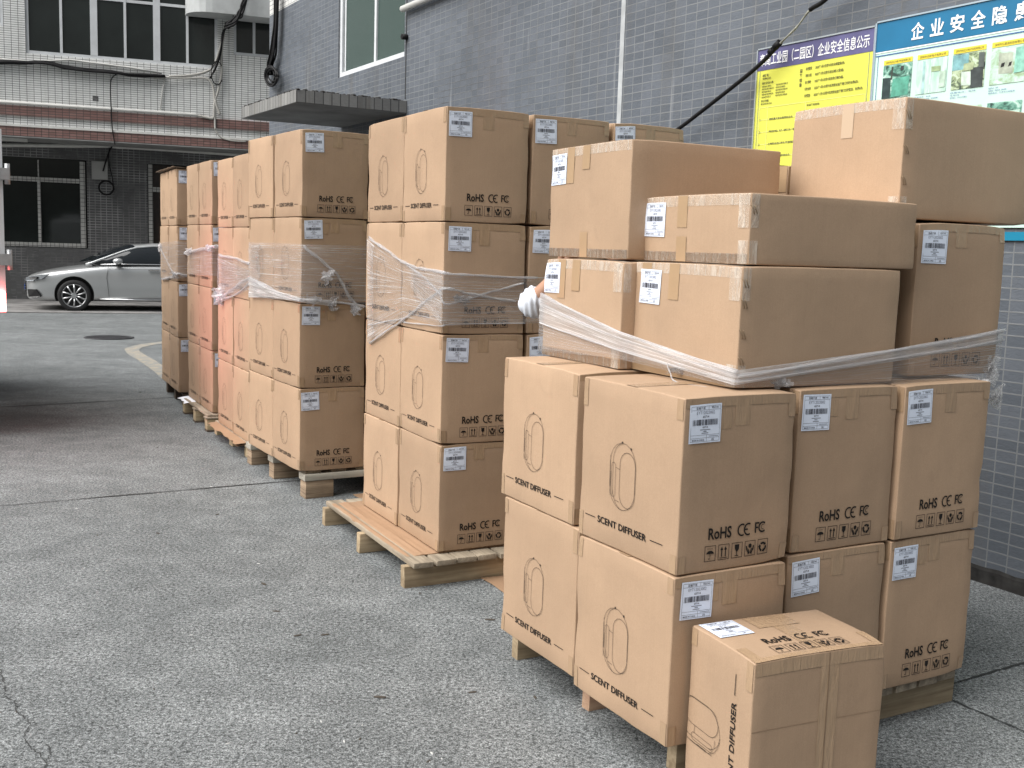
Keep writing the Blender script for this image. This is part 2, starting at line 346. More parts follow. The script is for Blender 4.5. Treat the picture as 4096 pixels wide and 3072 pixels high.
# ------------------------------------------------------------------ cartons: local x = along the marked side, y = along the drawing side, z up; corner nearest the camera at the origin
def split_strips(bm, mat):
    """one mesh for every strip of tape"""
    sid = bm.faces.layers.int.get('sid'); ids = sorted({f[sid] for f in bm.faces}); out = []
    for i in ids:
        b2 = bm.copy(); l2 = b2.faces.layers.int.get('sid'); bmesh.ops.delete(b2, geom=[f for f in b2.faces if f[l2] != i], context='FACES')
        bmesh.ops.remove_doubles(b2, verts=b2.verts, dist=1e-5); bmesh.ops.recalc_face_normals(b2, faces=b2.faces)
        me = bpy.data.meshes.new('tape_strip'); b2.to_mesh(me); b2.free(); me.materials.append(mat); out.append(me)
    bm.free(); return out
class Carton:
    """face-bulge functions and shared meshes for one size and seed"""
    def __init__(s, W, D, H, seed, art=True, card=None, orient=0, slump=0.0):
        s.W, s.D, s.H, s.seed = W, D, H, seed; s.slump = slump
        s.rn = random.Random(seed); s.o = Vector((seed * 3.1, seed * 1.7, seed * 0.9)); s.card = card or M_CARD
        s.bul = [s.rn.uniform(0.001, 0.0055) for _ in range(6)]
        s.dents = [(Vector((s.rn.choice((0, D)) + s.rn.uniform(-.03, .03), s.rn.choice((0, W)) + s.rn.uniform(-.03, .03), s.rn.choice((0, H, s.rn.uniform(.1, .4))))), s.rn.uniform(0.025, 0.06), s.rn.uniform(0.003, 0.007)) for _ in range(9)]
        s.art = art; s.body = s.mk_body(); s.letter = s.mk_letter() if art else []
    def disp(s, p):
        """bulge and dents: moves a point of the ideal box"""
        x, y, z = p; W, D, H = s.W, s.D, s.H
        cl = lambda v: max(0.0, min(1.0, v))
        fx, fy, fz = cl(x / D), cl(y / W), cl(z / H); e = 4
        bx, by, bz = 4 * fx * (1 - fx), 4 * fy * (1 - fy), 4 * fz * (1 - fz)
        n = noise.noise(Vector((x * e, y * e, z * e)) + s.o) * 0.0022
        wx, wy, wz = (2 * fx - 1), (2 * fy - 1), (2 * fz - 1)
        d = Vector((wx ** 7 * (s.bul[0 if wx < 0 else 1] * by * bz + n), wy ** 7 * (s.bul[2 if wy < 0 else 3] * bx * bz + n), wz ** 7 * (0.002 * bx * by + 0.4 * n)))
        if z > H * 0.5: d.z -= 0.0015 * (1 - bx) * (1 - by)
        for q, r_, a in s.dents:
            l = (Vector(p) - q).length
            if l < r_ * 2.5: d += (Vector((D, W, H)) * 0.5 - q).normalized() * a * math.exp(-(l / r_) ** 2)
        return Vector(p) + d
    def mk_body(s):
        bm = bmesh.new(); n = 9
        def grid(f):
            g = [[bm.verts.new(f(i / n, j / n)) for j in range(n + 1)] for i in range(n + 1)]
            for i in range(n):
                for j in range(n): bm.faces.new((g[i][j], g[i + 1][j], g[i + 1][j + 1], g[i][j + 1]))
        W, D, H = s.W, s.D, s.H
        grid(lambda a, b: (0, W * (1 - a), H * b)); grid(lambda a, b: (D, W * a, H * b)); grid(lambda a, b: (D * a, 0, H * b)); grid(lambda a, b: (D * (1 - a), W, H * b))
        grid(lambda a, b: (D * a, W * b, H)); grid(lambda a, b: (D * a, W * (1 - b), 0))
        bmesh.ops.remove_doubles(bm, verts=bm.verts, dist=1e-5)
        es = [e for e in bm.edges if e.calc_face_angle(0) > 1]
        bmesh.ops.bevel(bm, geom=es, offset=0.0045, segments=3, affect='EDGES', profile=0.5)
        for v in bm.verts:
            v.co = s.disp(v.co)
            j = noise.noise(v.co * 22 + s.o) * 0.0012
            v.co += Vector((j, -j, j * 0.6))
        for f in bm.faces: f.smooth = True
        me = bpy.data.meshes.new('cardboard_box'); bm.normal_update(); bm.to_mesh(me); bm.free(); me.materials.append(s.card); return me
    def left(s, X, Z, e):   # onto the drawing side (x = 0), X from its left edge
        p = s.disp((0.0, s.W - X, Z)); p.x -= e; return p
    def right(s, X, Z, e):  # onto the marked side (y = 0)
        p = s.disp((X, 0.0, Z)); p.y -= e; return p
    def top(s, X, Y, e):
        p = s.disp((X, Y, s.H)); p.z += e; return p
    def put(s, bm, polys, fn, e, mi=0, sub=0.03):
        for q in polys:
            try: f = bm.faces.new([bm.verts.new(fn(x, z, e)) for x, z in q]); f.material_index = mi
            except ValueError: pass
    def mk_letter(s):
        k = s.W / 0.503; out = []
        for nm in ('product_print', 'symbol_print'):
            bm = bmesh.new()
            if nm == 'product_print':
                for q, mi in SCENT: s.put(bm, [[(x * k, z) for x, z in q]], s.left, 0.0022, mi)
            else: s.put(bm, ROHS, s.right, 0.0022, 0)
            me = bpy.data.meshes.new(nm); bm.to_mesh(me); bm.free(); me.materials.append(M_INK); me.materials.append(M_LINE); out.append(me)
        return out
    def strip(s, bm, fn, x0, z0, x1, z1, e, n=6, mi=0, m=2):
        sid = bm.faces.layers.int.get('sid') or bm.faces.layers.int.new('sid'); n0 = len(bm.faces); s.sid = getattr(s, 'sid', 0) + 1
        for i in range(n):
            for j in range(m):
                xa, xb = x0 + (x1 - x0) * i / n, x0 + (x1 - x0) * (i + 1) / n; za, zb = z0 + (z1 - z0) * j / m, z0 + (z1 - z0) * (j + 1) / m
                s.put(bm, [[(xa, za), (xb, za), (xb, zb), (xa, zb)]], fn, e, mi)
        bm.faces.ensure_lookup_table()
        for k in range(n0, len(bm.faces)): bm.faces[k][sid] = s.sid
    def mk_tape(s, rn):
        bm = bmesh.new(); W, D, H = s.W, s.D, s.H
        w = 0.055; c = D * 0.5 + rn.uniform(-0.012, 0.012); l = rn.uniform(0.075, 0.105)
        s.strip(bm, s.right, c - w / 2, H - l, c + w / 2, H - 0.002, 0.0010, 2, m=4)
        s.strip(bm, s.right, 0.004, H - 0.022 - rn.uniform(0, 0.012), D - 0.004, H - 0.002, 0.0012, 8)
        if rn.random() < 0.4: s.strip(bm, s.right, 0.12, H - rn.uniform(0.07, 0.10), 0.145 + rn.uniform(0, 0.03), H - 0.035, 0.0012, 2)
        s.strip(bm, s.right, D - 0.032, H - rn.uniform(0.05, 0.08), D - 0.003, H - 0.003, 0.0018, 1); s.strip(bm, s.right, 0.003, 0.004, 0.030, rn.uniform(0.05, 0.07), 0.0018, 1)
        s.strip(bm, s.right, D - 0.03, 0.003, D - 0.003, rn.uniform(0.04, 0.06), 0.0018, 1)
        s.strip(bm, s.left, W - 0.030, H - rn.uniform(0.05, 0.09), W - 0.003, H - 0.003, 0.0014, 1); s.strip(bm, s.left, W - 0.03, 0.003, W - 0.003, rn.uniform(0.05, 0.08), 0.0014, 1)
        s.strip(bm, s.left, 0.003, H - rn.uniform(0.05, 0.09), 0.026, H - 0.003, 0.0014, 1); s.strip(bm, s.left, 0.003, 0.003, 0.024, rn.uniform(0.05, 0.08), 0.0014, 1)
        s.strip(bm, s.top, 0.0, W * 0.5 - w / 2, D, W * 0.5 + w / 2, 0.0012, 6)
        return split_strips(bm, M_TAPE)

W0, D0, H0 = 0.503, 0.422, 0.508
STD = [Carton(W0 - 0.004, D0 - 0.005, H0 - 0.003, k) for k in range(1, 6)]
TAPES = [[c.mk_tape(random.Random(10 * i + j)) for j in range(2)] for i, c in enumerate(STD)]
def add_label(root, c, fn_name, no, X, Z, rot=0.0):
    """shipping label: paper (part) with its print (sub-part); X, Z = lower left corner on the face"""
    fn = getattr(c, fn_name); ca, sa = math.cos(rot), math.sin(rot)
    f2 = lambda x, z, e: fn(X + x * ca - z * sa, Z + x * sa + z * ca, e)
    bm = bmesh.new(); n = 4
    for i in range(n):
        for j in range(n):
            xa, xb, za, zb = LW_ * i / n, LW_ * (i + 1) / n, LH_ * j / n, LH_ * (j + 1) / n
            bm.faces.new([bm.verts.new(f2(*p, 0.0026)) for p in ((xa, za), (xb, za), (xb, zb), (xa, zb))])
    bmesh.ops.remove_doubles(bm, verts=bm.verts, dist=1e-5); bmesh.ops.recalc_face_normals(bm, faces=bm.faces)
    p = mesh_obj('shipping_label', bm, M_PAPER, root)
    bm = bmesh.new()
    for q, mi in label_art(no):
        try: bm.faces.new([bm.verts.new(f2(x, z, 0.0034)) for x, z in q]).material_index = mi
        except ValueError: pass
    mesh_obj('lettering', bm, [M_LINK, M_LGREY], p)
GROUP = 'brown cartons stacked on the pallets'
nbox = 0
def std_box(pos, yaw, label, no=None, flip=0.0):
    global nbox
    k = nbox % len(STD); nbox += 1; c = STD[k]; rn = random.Random(nbox * 7)
    o = link_mesh('cardboard_box', c.body); o.location = pos; o.rotation_euler = (0, 0, yaw)
    tag(o, label, 'cardboard box', GROUP)
    [link_mesh(me.name.split('.')[0], me, o) for me in c.letter]; [link_mesh('tape_strip', me, o) for me in TAPES[k][rn.randrange(2)]]
    if no: add_label(o, c, 'right', no, rn.uniform(0.009, 0.022), c.H - LH_ - rn.uniform(0.010, 0.022), R(rn.uniform(-2.3, 2.3)))
    return o
def plain_box(name, pos, yaw, W, D, H, seed, label, extra):
    c = Carton(W, D, H, seed, False, M_CARD2)
    o = link_mesh('cardboard_box', c.body); o.location = pos; o.rotation_euler = (0, 0, yaw); tag(o, label, 'cardboard box', GROUP)
    extra(o, c); return o

# ================================================================== GROUND
def mat_ground():
    m, nt, b = new_mat('worn_concrete'); v = coords(nt)
    big = noi(nt, v, 0.55, 6, 0.62); mid = noi(nt, v, 3.4, 6, 0.65); fine = noi(nt, v, 70, 5, 0.8); grit = noi(nt, v, 190, 3, 0.7)
    st = noi(nt, coords(nt, scale=(1.0, 2.6, 1)), 1.4, 5, 0.6)
    c = ramp(nt, mid, 0.28, (0.142, 0.150, 0.153), 0.72, (0.205, 0.214, 0.217))
    c = mixc(nt, 0.32, c, ramp(nt, big, 0.30, (0.34, 0.35, 0.345), 0.70, (0.60, 0.60, 0.60)), 'OVERLAY')
    c = mixc(nt, 0.30, c, ramp(nt, st, 0.32, (0.32, 0.32, 0.32), 0.68, (0.62, 0.62, 0.62)), 'OVERLAY')
    c = mixc(nt, 0.9, c, ramp(nt, fine, 0.38, (0.05, 0.055, 0.055), 0.62, (0.92, 0.92, 0.92)), 'OVERLAY')
    c = mixc(nt, 0.9, c, ramp(nt, grit, 0.38, (0.12, 0.12, 0.12), 0.62, (0.88, 0.88, 0.88)), 'OVERLAY')
    vo = nt.nodes.new('ShaderNodeTexVoronoi'); vo.inputs['Scale'].default_value = 42; nt.links.new(v, vo.inputs['Vector'])
    c = mixc(nt, ramp(nt, vo.outputs['Distance'], 0.035, (1, 1, 1), 0.07, (0, 0, 0)), c, mixc(nt, ramp(nt, vo.outputs['Color'], 0.86, (0, 0, 0), 0.9, (1, 1, 1)), c, (0.58, 0.58, 0.58)))
    mot = noi(nt, v, 9.0, 6, 0.72, 0.8); c = mixc(nt, 0.42, c, ramp(nt, mot, 0.34, (0.26, 0.27, 0.27), 0.66, (0.66, 0.66, 0.66)), 'OVERLAY')
    pat = noi(nt, v, 0.9, 3, 0.5, 0.6); c = mixc(nt, 0.30, c, ramp(nt, pat, 0.42, (0.36, 0.37, 0.37), 0.56, (0.58, 0.58, 0.58)), 'OVERLAY')
    oil = noi(nt, v, 1.9, 4, 0.6, 0.5); c = mixc(nt, ramp(nt, oil, 0.66, (0, 0, 0), 0.74, (0.45, 0.45, 0.45)), c, (0.085, 0.088, 0.09))
    dk = noi(nt, v, 5.5, 3, 0.5); c = mixc(nt, ramp(nt, dk, 0.735, (0, 0, 0), 0.76, (0.55, 0.55, 0.55)), c, (0.07, 0.072, 0.072))
    nt.links.new(c, b.inputs['Base Color']); b.inputs['Roughness'].default_value = 0.85; b.inputs['Specular IOR Level'].default_value = 0.3
    bump(nt, b, mth(nt, 'ADD', fine, mth(nt, 'MULTIPLY', grit, 0.5)), 0.55, 0.006); return m
M_GROUND = mat_ground()
bm = bmesh.new()
for x in (0,): bm.faces.new([bm.verts.new(p) for p in ((-150, -100, 0), (150, -100, 0), (150, 200, 0), (-150, 200, 0))])
struct(mesh_obj('ground', bm, M_GROUND))
M_JOINT = plain('joint_dirt', (0.030, 0.032, 0.032), 0.9, var=0.5, vscale=30)
M_CRACK = plain('crack_dirt', (0.035, 0.037, 0.037), 0.9)
def ribbon(name, pts, w, z, mat, jit=0.0):
    bm = bmesh.new(); pr = None; P = [Vector((p[0], p[1], z)) for p in pts]
    for i, p in enumerate(P):
        t = (P[min(i + 1, len(P) - 1)] - P[max(i - 1, 0)]).normalized(); n = Vector((-t.y, t.x, 0))
        ww = (w[i] if isinstance(w, list) else w) * (1 + random.uniform(-jit, jit)) / 2
        a, b = bm.verts.new(p + n * ww), bm.verts.new(p - n * ww)
        if pr: bm.faces.new((pr[0], a, b, pr[1]))
        pr = (a, b)
    bmesh.ops.recalc_face_normals(bm, faces=bm.faces)
    for f in bm.faces:
        if f.normal.z < 0: f.normal_flip()
    return mesh_obj(name, bm, mat)
def line_pts(a, b, n, j): return [(a[0] + (b[0] - a[0]) * i / n + random.uniform(-j, j), a[1] + (b[1] - a[1]) * i / n + random.uniform(-j, j)) for i in range(n + 1)]
def far_line(p, q, k0, k1): d = q - p; return p + d * k0, p + d * k1
for (p, q), k0, k1, w in ((((0, 1630), (640, 1594)), -1.5, 6, 0.016), (((0, 2025), (1120, 1929)), -1.2, 3.6, 0.012), (((3817, 2807), (4096, 2930)), -0.6, 2.5, 0.008), (((3828, 2731), (4034, 2670)), -1.2, 2.2, 0.010)):
    a, b = far_line(on_ground(*p), on_ground(*q), k0, k1)
    struct(ribbon('ground_joint', line_pts(a, b, 40, 0.004), w, 0.004, M_JOINT, 0.5))
cz = [(0, 1105), (20, 1160), (30, 1215), (22, 1255), (70, 1280), (95, 1300), (88, 1345), (150, 1385), (172, 1410), (135, 1470), (150, 1520), (190, 1560), (262, 1620), (258, 1659), (262, 1700)]
def jag(zs):
    out = []; P = [on_ground(x / 1.4153, 1900 + y / 1.4153) for x, y in zs]
    for a, b in zip(P, P[1:]):
        for k in range(5): q = a.lerp(b, k / 5); out.append((q.x + random.uniform(-.004, .004), q.y + random.uniform(-.006, .006)))
    out.append((P[-1].x, P[-1].y)); return out
cp = jag(cz); struct(ribbon('ground_crack', cp, [0.0040 * random.uniform(0.35, 1.3) for _ in cp], 0.004, M_CRACK))
cp = jag([(262, 1616), (287, 1590), (280, 1565), (262, 1530)]); struct(ribbon('ground_crack', cp, [0.004 * random.uniform(0.4, 1.2) for _ in cp], 0.004, M_CRACK))
# faded yellow painted bend on the yard
M_YEL = (lambda: None)
def mat_yellow():
    m, nt, b = new_mat('faded_yellow_paint'); v = coords(nt)
    n = noi(nt, v, 9, 6, 0.7); c = mixc(nt, ramp(nt, n, 0.40, (0, 0, 0), 0.56, (1, 1, 1)), (0.33, 0.29, 0.22), (0.22, 0.22, 0.21)); nt.links.new(c, b.inputs['Base Color']); b.inputs['Roughness'].default_value = 0.8; return m
yp = [(700, 1362), (648, 1371), (590, 1379), (545, 1389), (527, 1400), (545, 1418), (580, 1438), (620, 1465), (660, 1495), (720, 1545)]
yp = smooth_path([on_ground(*p) for p in yp], 5); struct(ribbon('painted_line', [(p.x, p.y) for p in yp], 0.19, 0.004, mat_yellow(), 0.06))
# kerb-like strip of rougher paving under the parked car
M_APRON = plain('rough_apron', (0.20, 0.195, 0.19), 0.95, var=0.45, vscale=2.2)
bm = bmesh.new(); o_ = facp(-14, 0.0, 0); obox(bm, FM * 22.75 + FU * 0, FU, FM, -16, 12, 0, 4.58, 0.003, 0.012); struct(mesh_obj('apron', bm, M_APRON))

# grit and dead leaves lying on the yard
bm = bmesh.new(); rl = random.Random(3)
spots = [(390, 2141), (632, 2134), (1055, 2337), (1105, 2446), (1300, 2540), (1190, 2543), (1520, 2790), (870, 2058), (2140, 2790), (1960, 2480), (560, 1569), (1890, 2770)] + [(rl.uniform(40, 2000), rl.uniform(1750, 3060)) for _ in range(46)]
for i, (x, y) in enumerate(spots):
    p = on_ground(x, y); r_ = rl.uniform(0.007, 0.014) if i < 12 else rl.uniform(0.002, 0.006)
    bmesh.ops.create_icosphere(bm, subdivisions=1, radius=r_, matrix=Matrix.Translation(p + Vector((0, 0, r_ * 0.15))) @ Matrix.Rotation(rl.uniform(0, 6), 4, 'Z') @ Matrix.Diagonal((1.9, 0.7, 0.3 if i < 12 else 0.7, 1)))
bm.faces.ensure_lookup_table()
for k, f in enumerate(bm.faces): f.material_index = 0 if (k // 20) < 12 or (k // 20) % 3 == 0 else 1
lt = mesh_obj('litter', bm, [plain('dead_leaf', (0.06, 0.05, 0.04), 0.9), plain('pale_grit', (0.50, 0.50, 0.49), 0.8)]); lt['kind'] = 'stuff'; lt['label'] = 'specks of grit and dead leaves scattered on the concrete yard'; lt['category'] = 'litter'
# manhole cover
mc = on_ground(436, 1351.5); t = thing('manhole_cover', 'round dark iron manhole cover set in the concrete yard', 'manhole cover', (mc.x, mc.y, 0))
M_IRON = plain('cast_iron', (0.060, 0.060, 0.065), 0.6, 0.4, var=0.35, vscale=18)
bm = bmesh.new(); lathe(bm, [(0.36, 0.002), (0.36, 0.012), (0.335, 0.014), (0.33, 0.008), (0.05, 0.008)], 40); mesh_obj('rim', bm, M_IRON, t)
bm = bmesh.new()
for i in range(-5, 6):
    for j in range(-5, 6):
        x, y = i * 0.055, j * 0.055
        if math.hypot(x, y) < 0.30: box(bm, x - 0.018, x + 0.018, y - 0.018, y + 0.018, 0.0082, 0.014)
mesh_obj('tread', bm, M_IRON, t)

# ================================================================== GREY TILED BUILDING
def mat_tiles(name, tw, th, mort, body, body2, grout_l, grout_d, g_mix, bumpy=0.5, white_above=None, dirt=0.0, rough=0.45, mapu=1.0):
    m, nt, b = new_mat(name); uv = coords(nt, 'UV')
    br = nt.nodes.new('ShaderNodeTexBrick'); br.offset = 0; br.squash = 1
    for k, v in (('Scale', 1), ('Mortar Size', mort), ('Mortar Smooth', 0.15), ('Bias', 0), ('Brick Width', tw), ('Row Height', th)): br.inputs[k].default_value = v
    br.inputs['Color1'].default_value = (0, 0, 0, 1); br.inputs['Color2'].default_value = (1, 1, 1, 1); br.inputs['Mortar'].default_value = (0.5, 0.5, 0.5, 1)
    wob = nt.nodes.new('ShaderNodeVectorMath'); wob.operation = 'ADD'
    nz = nt.nodes.new('ShaderNodeTexNoise'); nz.inputs['Scale'].default_value = 1.7; nz.inputs['Detail'].default_value = 3; nt.links.new(uv, nz.inputs['Vector'])
    sb = nt.nodes.new('ShaderNodeVectorMath'); sb.operation = 'SUBTRACT'; sb.inputs[1].default_value = (0.5, 0.5, 0.5); nt.links.new(nz.outputs['Color'], sb.inputs[0])
    sc_ = nt.nodes.new('ShaderNodeVectorMath'); sc_.operation = 'SCALE'; sc_.inputs['Scale'].default_value = 0.010; nt.links.new(sb.outputs[0], sc_.inputs[0])
    nt.links.new(uv, wob.inputs[0]); nt.links.new(sc_.outputs[0], wob.inputs[1]); nt.links.new(wob.outputs[0], br.inputs['Vector'])
    tile = mixc(nt, br.outputs['Color'], body, body2)
    blot = noi(nt, uv, 0.9, 5, 0.6); tile = mixc(nt, 0.5, tile, ramp(nt, blot, 0.3, (0.36, 0.36, 0.36), 0.7, (0.60, 0.60, 0.60)), 'OVERLAY')
    rip = noi(nt, coords(nt, 'UV', scale=(1, 2.2, 1)), 28, 3, 0.6, 1.0); tile = mixc(nt, 0.30, tile, ramp(nt, rip, 0.3, (0.36,) * 3, 0.7, (0.62,) * 3), 'OVERLAY')
    if white_above is not None:
        sx = nt.nodes.new('ShaderNodeSeparateXYZ'); nt.links.new(uv, sx.inputs[0])
        up = mth(nt, 'GREATER_THAN', sx.outputs['Y'], white_above[0]); far = mth(nt, 'GREATER_THAN', sx.outputs['X'], white_above[1])
        tile = mixc(nt, mth(nt, 'MULTIPLY', up, far), tile, (0.62, 0.62, 0.60))
    gn = noi(nt, uv, 0.8, 4, 0.6, 0.6); g = mixc(nt, ramp(nt, gn, g_mix - 0.10, (0, 0, 0), g_mix + 0.10, (1, 1, 1)), grout_l, grout_d)
    c = mixc(nt, br.outputs['Fac'], tile, g)
    if dirt:
        dn = noi(nt, coords(nt, 'UV', scale=(2.2, 0.25, 1)), 1.6, 5, 0.65); c = mixc(nt, mth(nt, 'MULTIPLY', ramp(nt, dn, 0.52, (0, 0, 0), 0.75, (1, 1, 1)), dirt), c, (0.11, 0.10, 0.085))
        dr = noi(nt, coords(nt, 'UV', scale=(7, 0.5, 1)), 1.0, 3, 0.5); c = mixc(nt, mth(nt, 'MULTIPLY', ramp(nt, dr, 0.68, (0, 0, 0), 0.76, (1, 1, 1)), dirt * 0.6), c, (0.55, 0.56, 0.57))
    nt.links.new(c, b.inputs['Base Color']); b.inputs['Roughness'].default_value = rough; b.inputs['Specular IOR Level'].default_value = 0.4
    h = mth(nt, 'ADD', mth(nt, 'MULTIPLY', br.outputs['Fac'], -1.0), mth(nt, 'MULTIPLY', rip, bumpy)); bump(nt, b, h, 0.5, 0.004); return m
M_GTILE = mat_tiles('grey_split_tile', 0.1093, 0.0553, 0.0036, (0.098, 0.112, 0.132), (0.124, 0.139, 0.162), (0.190, 0.200, 0.208), (0.06, 0.062, 0.066), 0.62, 0.8, (4.52, 11.9), 0.42)
M_CANTILE = mat_tiles('canopy_tile', 0.088, 0.155, 0.005, (0.20, 0.20, 0.195), (0.29, 0.29, 0.28), (0.07, 0.07, 0.07), (0.04, 0.04, 0.04), 0.5, 0.6, None, 1.0)
M_WTILE = mat_tiles('white_strip_tile', 0.1425, 0.0480, 0.0046, (0.74, 0.75, 0.74), (0.82, 0.83, 0.82), (0.06, 0.062, 0.062), (0.14, 0.14, 0.135), 0.6, 0.3, None, 0.22)
M_RTILE = mat_tiles('red_strip_tile', 0.1425, 0.0560, 0.0055, (0.205, 0.112, 0.098), (0.275, 0.160, 0.142), (0.06, 0.05, 0.05), (0.03, 0.03, 0.03), 0.5, 0.3, None, 0.35)
M_DTILE = mat_tiles('dark_strip_tile', 0.125, 0.062, 0.0085, (0.095, 0.096, 0.098), (0.125, 0.126, 0.128), (0.34, 0.34, 0.34), (0.10, 0.10, 0.10), 0.5, 0.3, None, 0.15)
M_PTILE = mat_tiles('pale_frame_tile', 0.095, 0.095, 0.006, (0.44, 0.44, 0.42), (0.52, 0.52, 0.50), (0.10, 0.10, 0.10), (0.06, 0.06, 0.06), 0.5, 0.3, None, 0.3)
M_CONC = plain('grey_render', (0.25, 0.25, 0.245), 0.9, var=0.3, vscale=2.0)
M_SOFFIT = plain('soffit_render', (0.30, 0.30, 0.295), 0.9, var=0.2, vscale=3.0)
M_ALU = plain('white_aluminium', (0.62, 0.64, 0.66), 0.4, var=0.08)
M_PVC = plain('white_pvc', (0.66, 0.66, 0.63), 0.4, var=0.10, vscale=5)
M_DARKG = plain('dark_glass', (0.017, 0.021, 0.020), 0.05, spec=0.5, var=0.35, vscale=0.7)
M_BLACK = plain('black_rubber', (0.008, 0.008, 0.009), 0.6, spec=0.25)
M_GREYC = plain('pale_cable', (0.42, 0.41, 0.38), 0.55)
def wall_sheet(bm, P, a0, a1, z0, z1, ops, rev=0.1, mi=0):
    """wall face with openings and their reveals; P(a, z, depth) -> point; UV in metres"""
    uvl = bm.loops.layers.uv.verify()
    A = sorted({a0, a1, *[v for o in ops for v in o[:2]]}); Z = sorted({z0, z1, *[v for o in ops for v in o[2:]]})
    A = [a for a in A if a0 <= a <= a1]; Z = [z for z in Z if z0 <= z <= z1]
    def q(pts):
        f = bm.faces.new([bm.verts.new(P(*p)) for p in pts]); f.material_index = mi
        for lp, p in zip(f.loops, pts): lp[uvl].uv = (p[0] + p[2], p[1] + p[2])
    for i in range(len(A) - 1):
        for j in range(len(Z) - 1):
            ca, cz_ = (A[i] + A[i + 1]) / 2, (Z[j] + Z[j + 1]) / 2
            if any(o[0] < ca < o[1] and o[2] < cz_ < o[3] for o in ops): continue
            q(((A[i], Z[j], 0), (A[i + 1], Z[j], 0), (A[i + 1], Z[j + 1], 0), (A[i], Z[j + 1], 0)))
    for b0, b1, y0, y1 in ops:
        q(((b0, y0, 0), (b0, y1, 0), (b0, y1, rev), (b0, y0, rev))); q(((b1, y0, 0), (b1, y0, rev), (b1, y1, rev), (b1, y1, 0)))
        q(((b0, y0, 0), (b0, y0, rev), (b1, y0, rev), (b1, y0, 0))); q(((b0, y1, 0), (b1, y1, 0), (b1, y1, rev), (b0, y1, rev)))
GB = thing('grey_building', 'large grey tiled factory wall along the right side with a corner window and canopy', 'building', (0, 0, 0))
GP = lambda s, z, d: wallp(s, z, -d)
bm = bmesh.new(); S1, ZT = 14.43, 12.0
wall_sheet(bm, GP, -8, S1, 0, ZT, [(10.09, 11.90, 3.42, 5.1)], 0.12)
uvl = bm.loops.layers.uv.verify()
for pts in (((S1, 0, 0), (S1, 0, 8), (S1, ZT, 8), (S1, ZT, 0)), ((-8, 0, 0), (-8, ZT, 0), (-8, ZT, 8), (-8, 0, 8)), ((-8, 0, 8), (-8, ZT, 8), (S1, ZT, 8), (S1, 0, 8)), ((-8, ZT, 0), (S1, ZT, 0), (S1, ZT, 8), (-8, ZT, 8))):
    f = bm.faces.new([bm.verts.new(GP(s, z, d)) for s, z, d in [(p[0], p[1], p[2]) for p in pts]])
    for lp, p in zip(f.loops, pts): lp[uvl].uv = (p[0] + p[2], p[1])
mesh_obj('wall', bm, M_GTILE, GB)
# dirty base course
M_BASE = plain('mould_black', (0.022, 0.021, 0.020), 0.9, var=0.8, vscale=14)
bm = bmesh.new(); prv = None
for i in range(240):
    s = -6 + i * 0.085; h = 0.078 + 0.02 * noise.noise(Vector((s * 3, 0, 0))) + 0.012 * noise.noise(Vector((s * 17, 2, 0)))
    q = [bm.verts.new(wallp(s, z, o)) for z, o in ((0.0, 0.012), (h * 0.8, 0.008), (h, 0.002))]
    if prv:
        for k in range(2): bm.faces.new((prv[k], q[k], q[k + 1], prv[k + 1]))
    prv = q
mesh_obj('base_course', bm, M_BASE, GB)
# caulked expansion strip and the panel joint
bm = bmesh.new(); obox(bm, WT * 6.352 + WN * (WALL_D - 0.004), WT, WN, 0, 0.05, 0, 0.02, 0.1, ZT); mesh_obj('joint_strip', bm, plain('pale_caulk', (0.40, 0.42, 0.43), 0.7, var=0.15, vscale=9), GB)
bm = bmesh.new(); obox(bm, WT * 10.035 + WN * (WALL_D - 0.003), WT, WN, 0, 0.02, 0, 0.02, 3.0, ZT); mesh_obj('joint_groove', bm, M_JOINT, GB)
# window over the canopy
win = bmesh.new(); O = WN * (WALL_D + 0.05)
def fr(bm, s0, s1, z0, z1, d0=-0.03, d1=0.03): obox(bm, O, WT, WN, s0, s1, d0, d1, z0, z1)
fr(win, 10.09, 11.90, 3.42, 3.475); fr(win, 10.09, 11.90, 5.045, 5.10); fr(win, 11.835, 11.90, 3.475, 5.045); fr(win, 10.09, 10.13, 3.475, 5.045); fr(win, 10.88, 10.93, 3.475, 5.045, -0.02, 0.05)
fr(win, 11.78, 11.815, 3.49, 5.03, -0.005, 0.02)
w_ = mesh_obj('window', win, M_ALU, GB)
def mat_green_glass():
    m, nt, b = new_mat('green_glass'); b.inputs['Base Color'].default_value = (0.042, 0.070, 0.062, 1); b.inputs['Roughness'].default_value = 0.06; b.inputs['Specular IOR Level'].default_value = 0.55
    n = noi(nt, coords(nt), 1.2, 2); bump(nt, b, n, 0.10, 0.02); return m
bm = bmesh.new(); obox(bm, O, WT, WN, 10.13, 11.835, 0.0, 0.008, 3.475, 5.045); mesh_obj('pane', bm, mat_green_glass(), w_)
# canopy slab over the doorway
bm = bmesh.new(); uvl = bm.loops.layers.uv.verify()
CS0, CS1, CE, CZ0, CZ1 = 10.0, 11.78, 1.15, 2.855, 2.975
def cq(pts, uvs, mi):
    f = bm.faces.new([bm.verts.new(wallp(s, z, e)) for s, z, e in pts]); f.material_index = mi
    for lp, uv in zip(f.loops, uvs): lp[uvl].uv = uv
L = CS1 - CS0
cq(((CS0, CZ0, 0), (CS0, CZ1, 0), (CS0, CZ1, CE), (CS0, CZ0, CE)), ((0, 0), (0, .12), (CE, .12), (CE, 0)), 0)
cq(((CS0, CZ0, CE), (CS0, CZ1, CE), (CS1, CZ1, CE), (CS1, CZ0, CE)), ((CE, 0), (CE, .12), (CE + L, .12), (CE + L, 0)), 0)
cq(((CS1, CZ0, CE), (CS1, CZ1, CE), (CS1, CZ1, 0), (CS1, CZ0, 0)), ((3, 0), (3, .12), (3 + CE, .12), (3 + CE, 0)), 0)
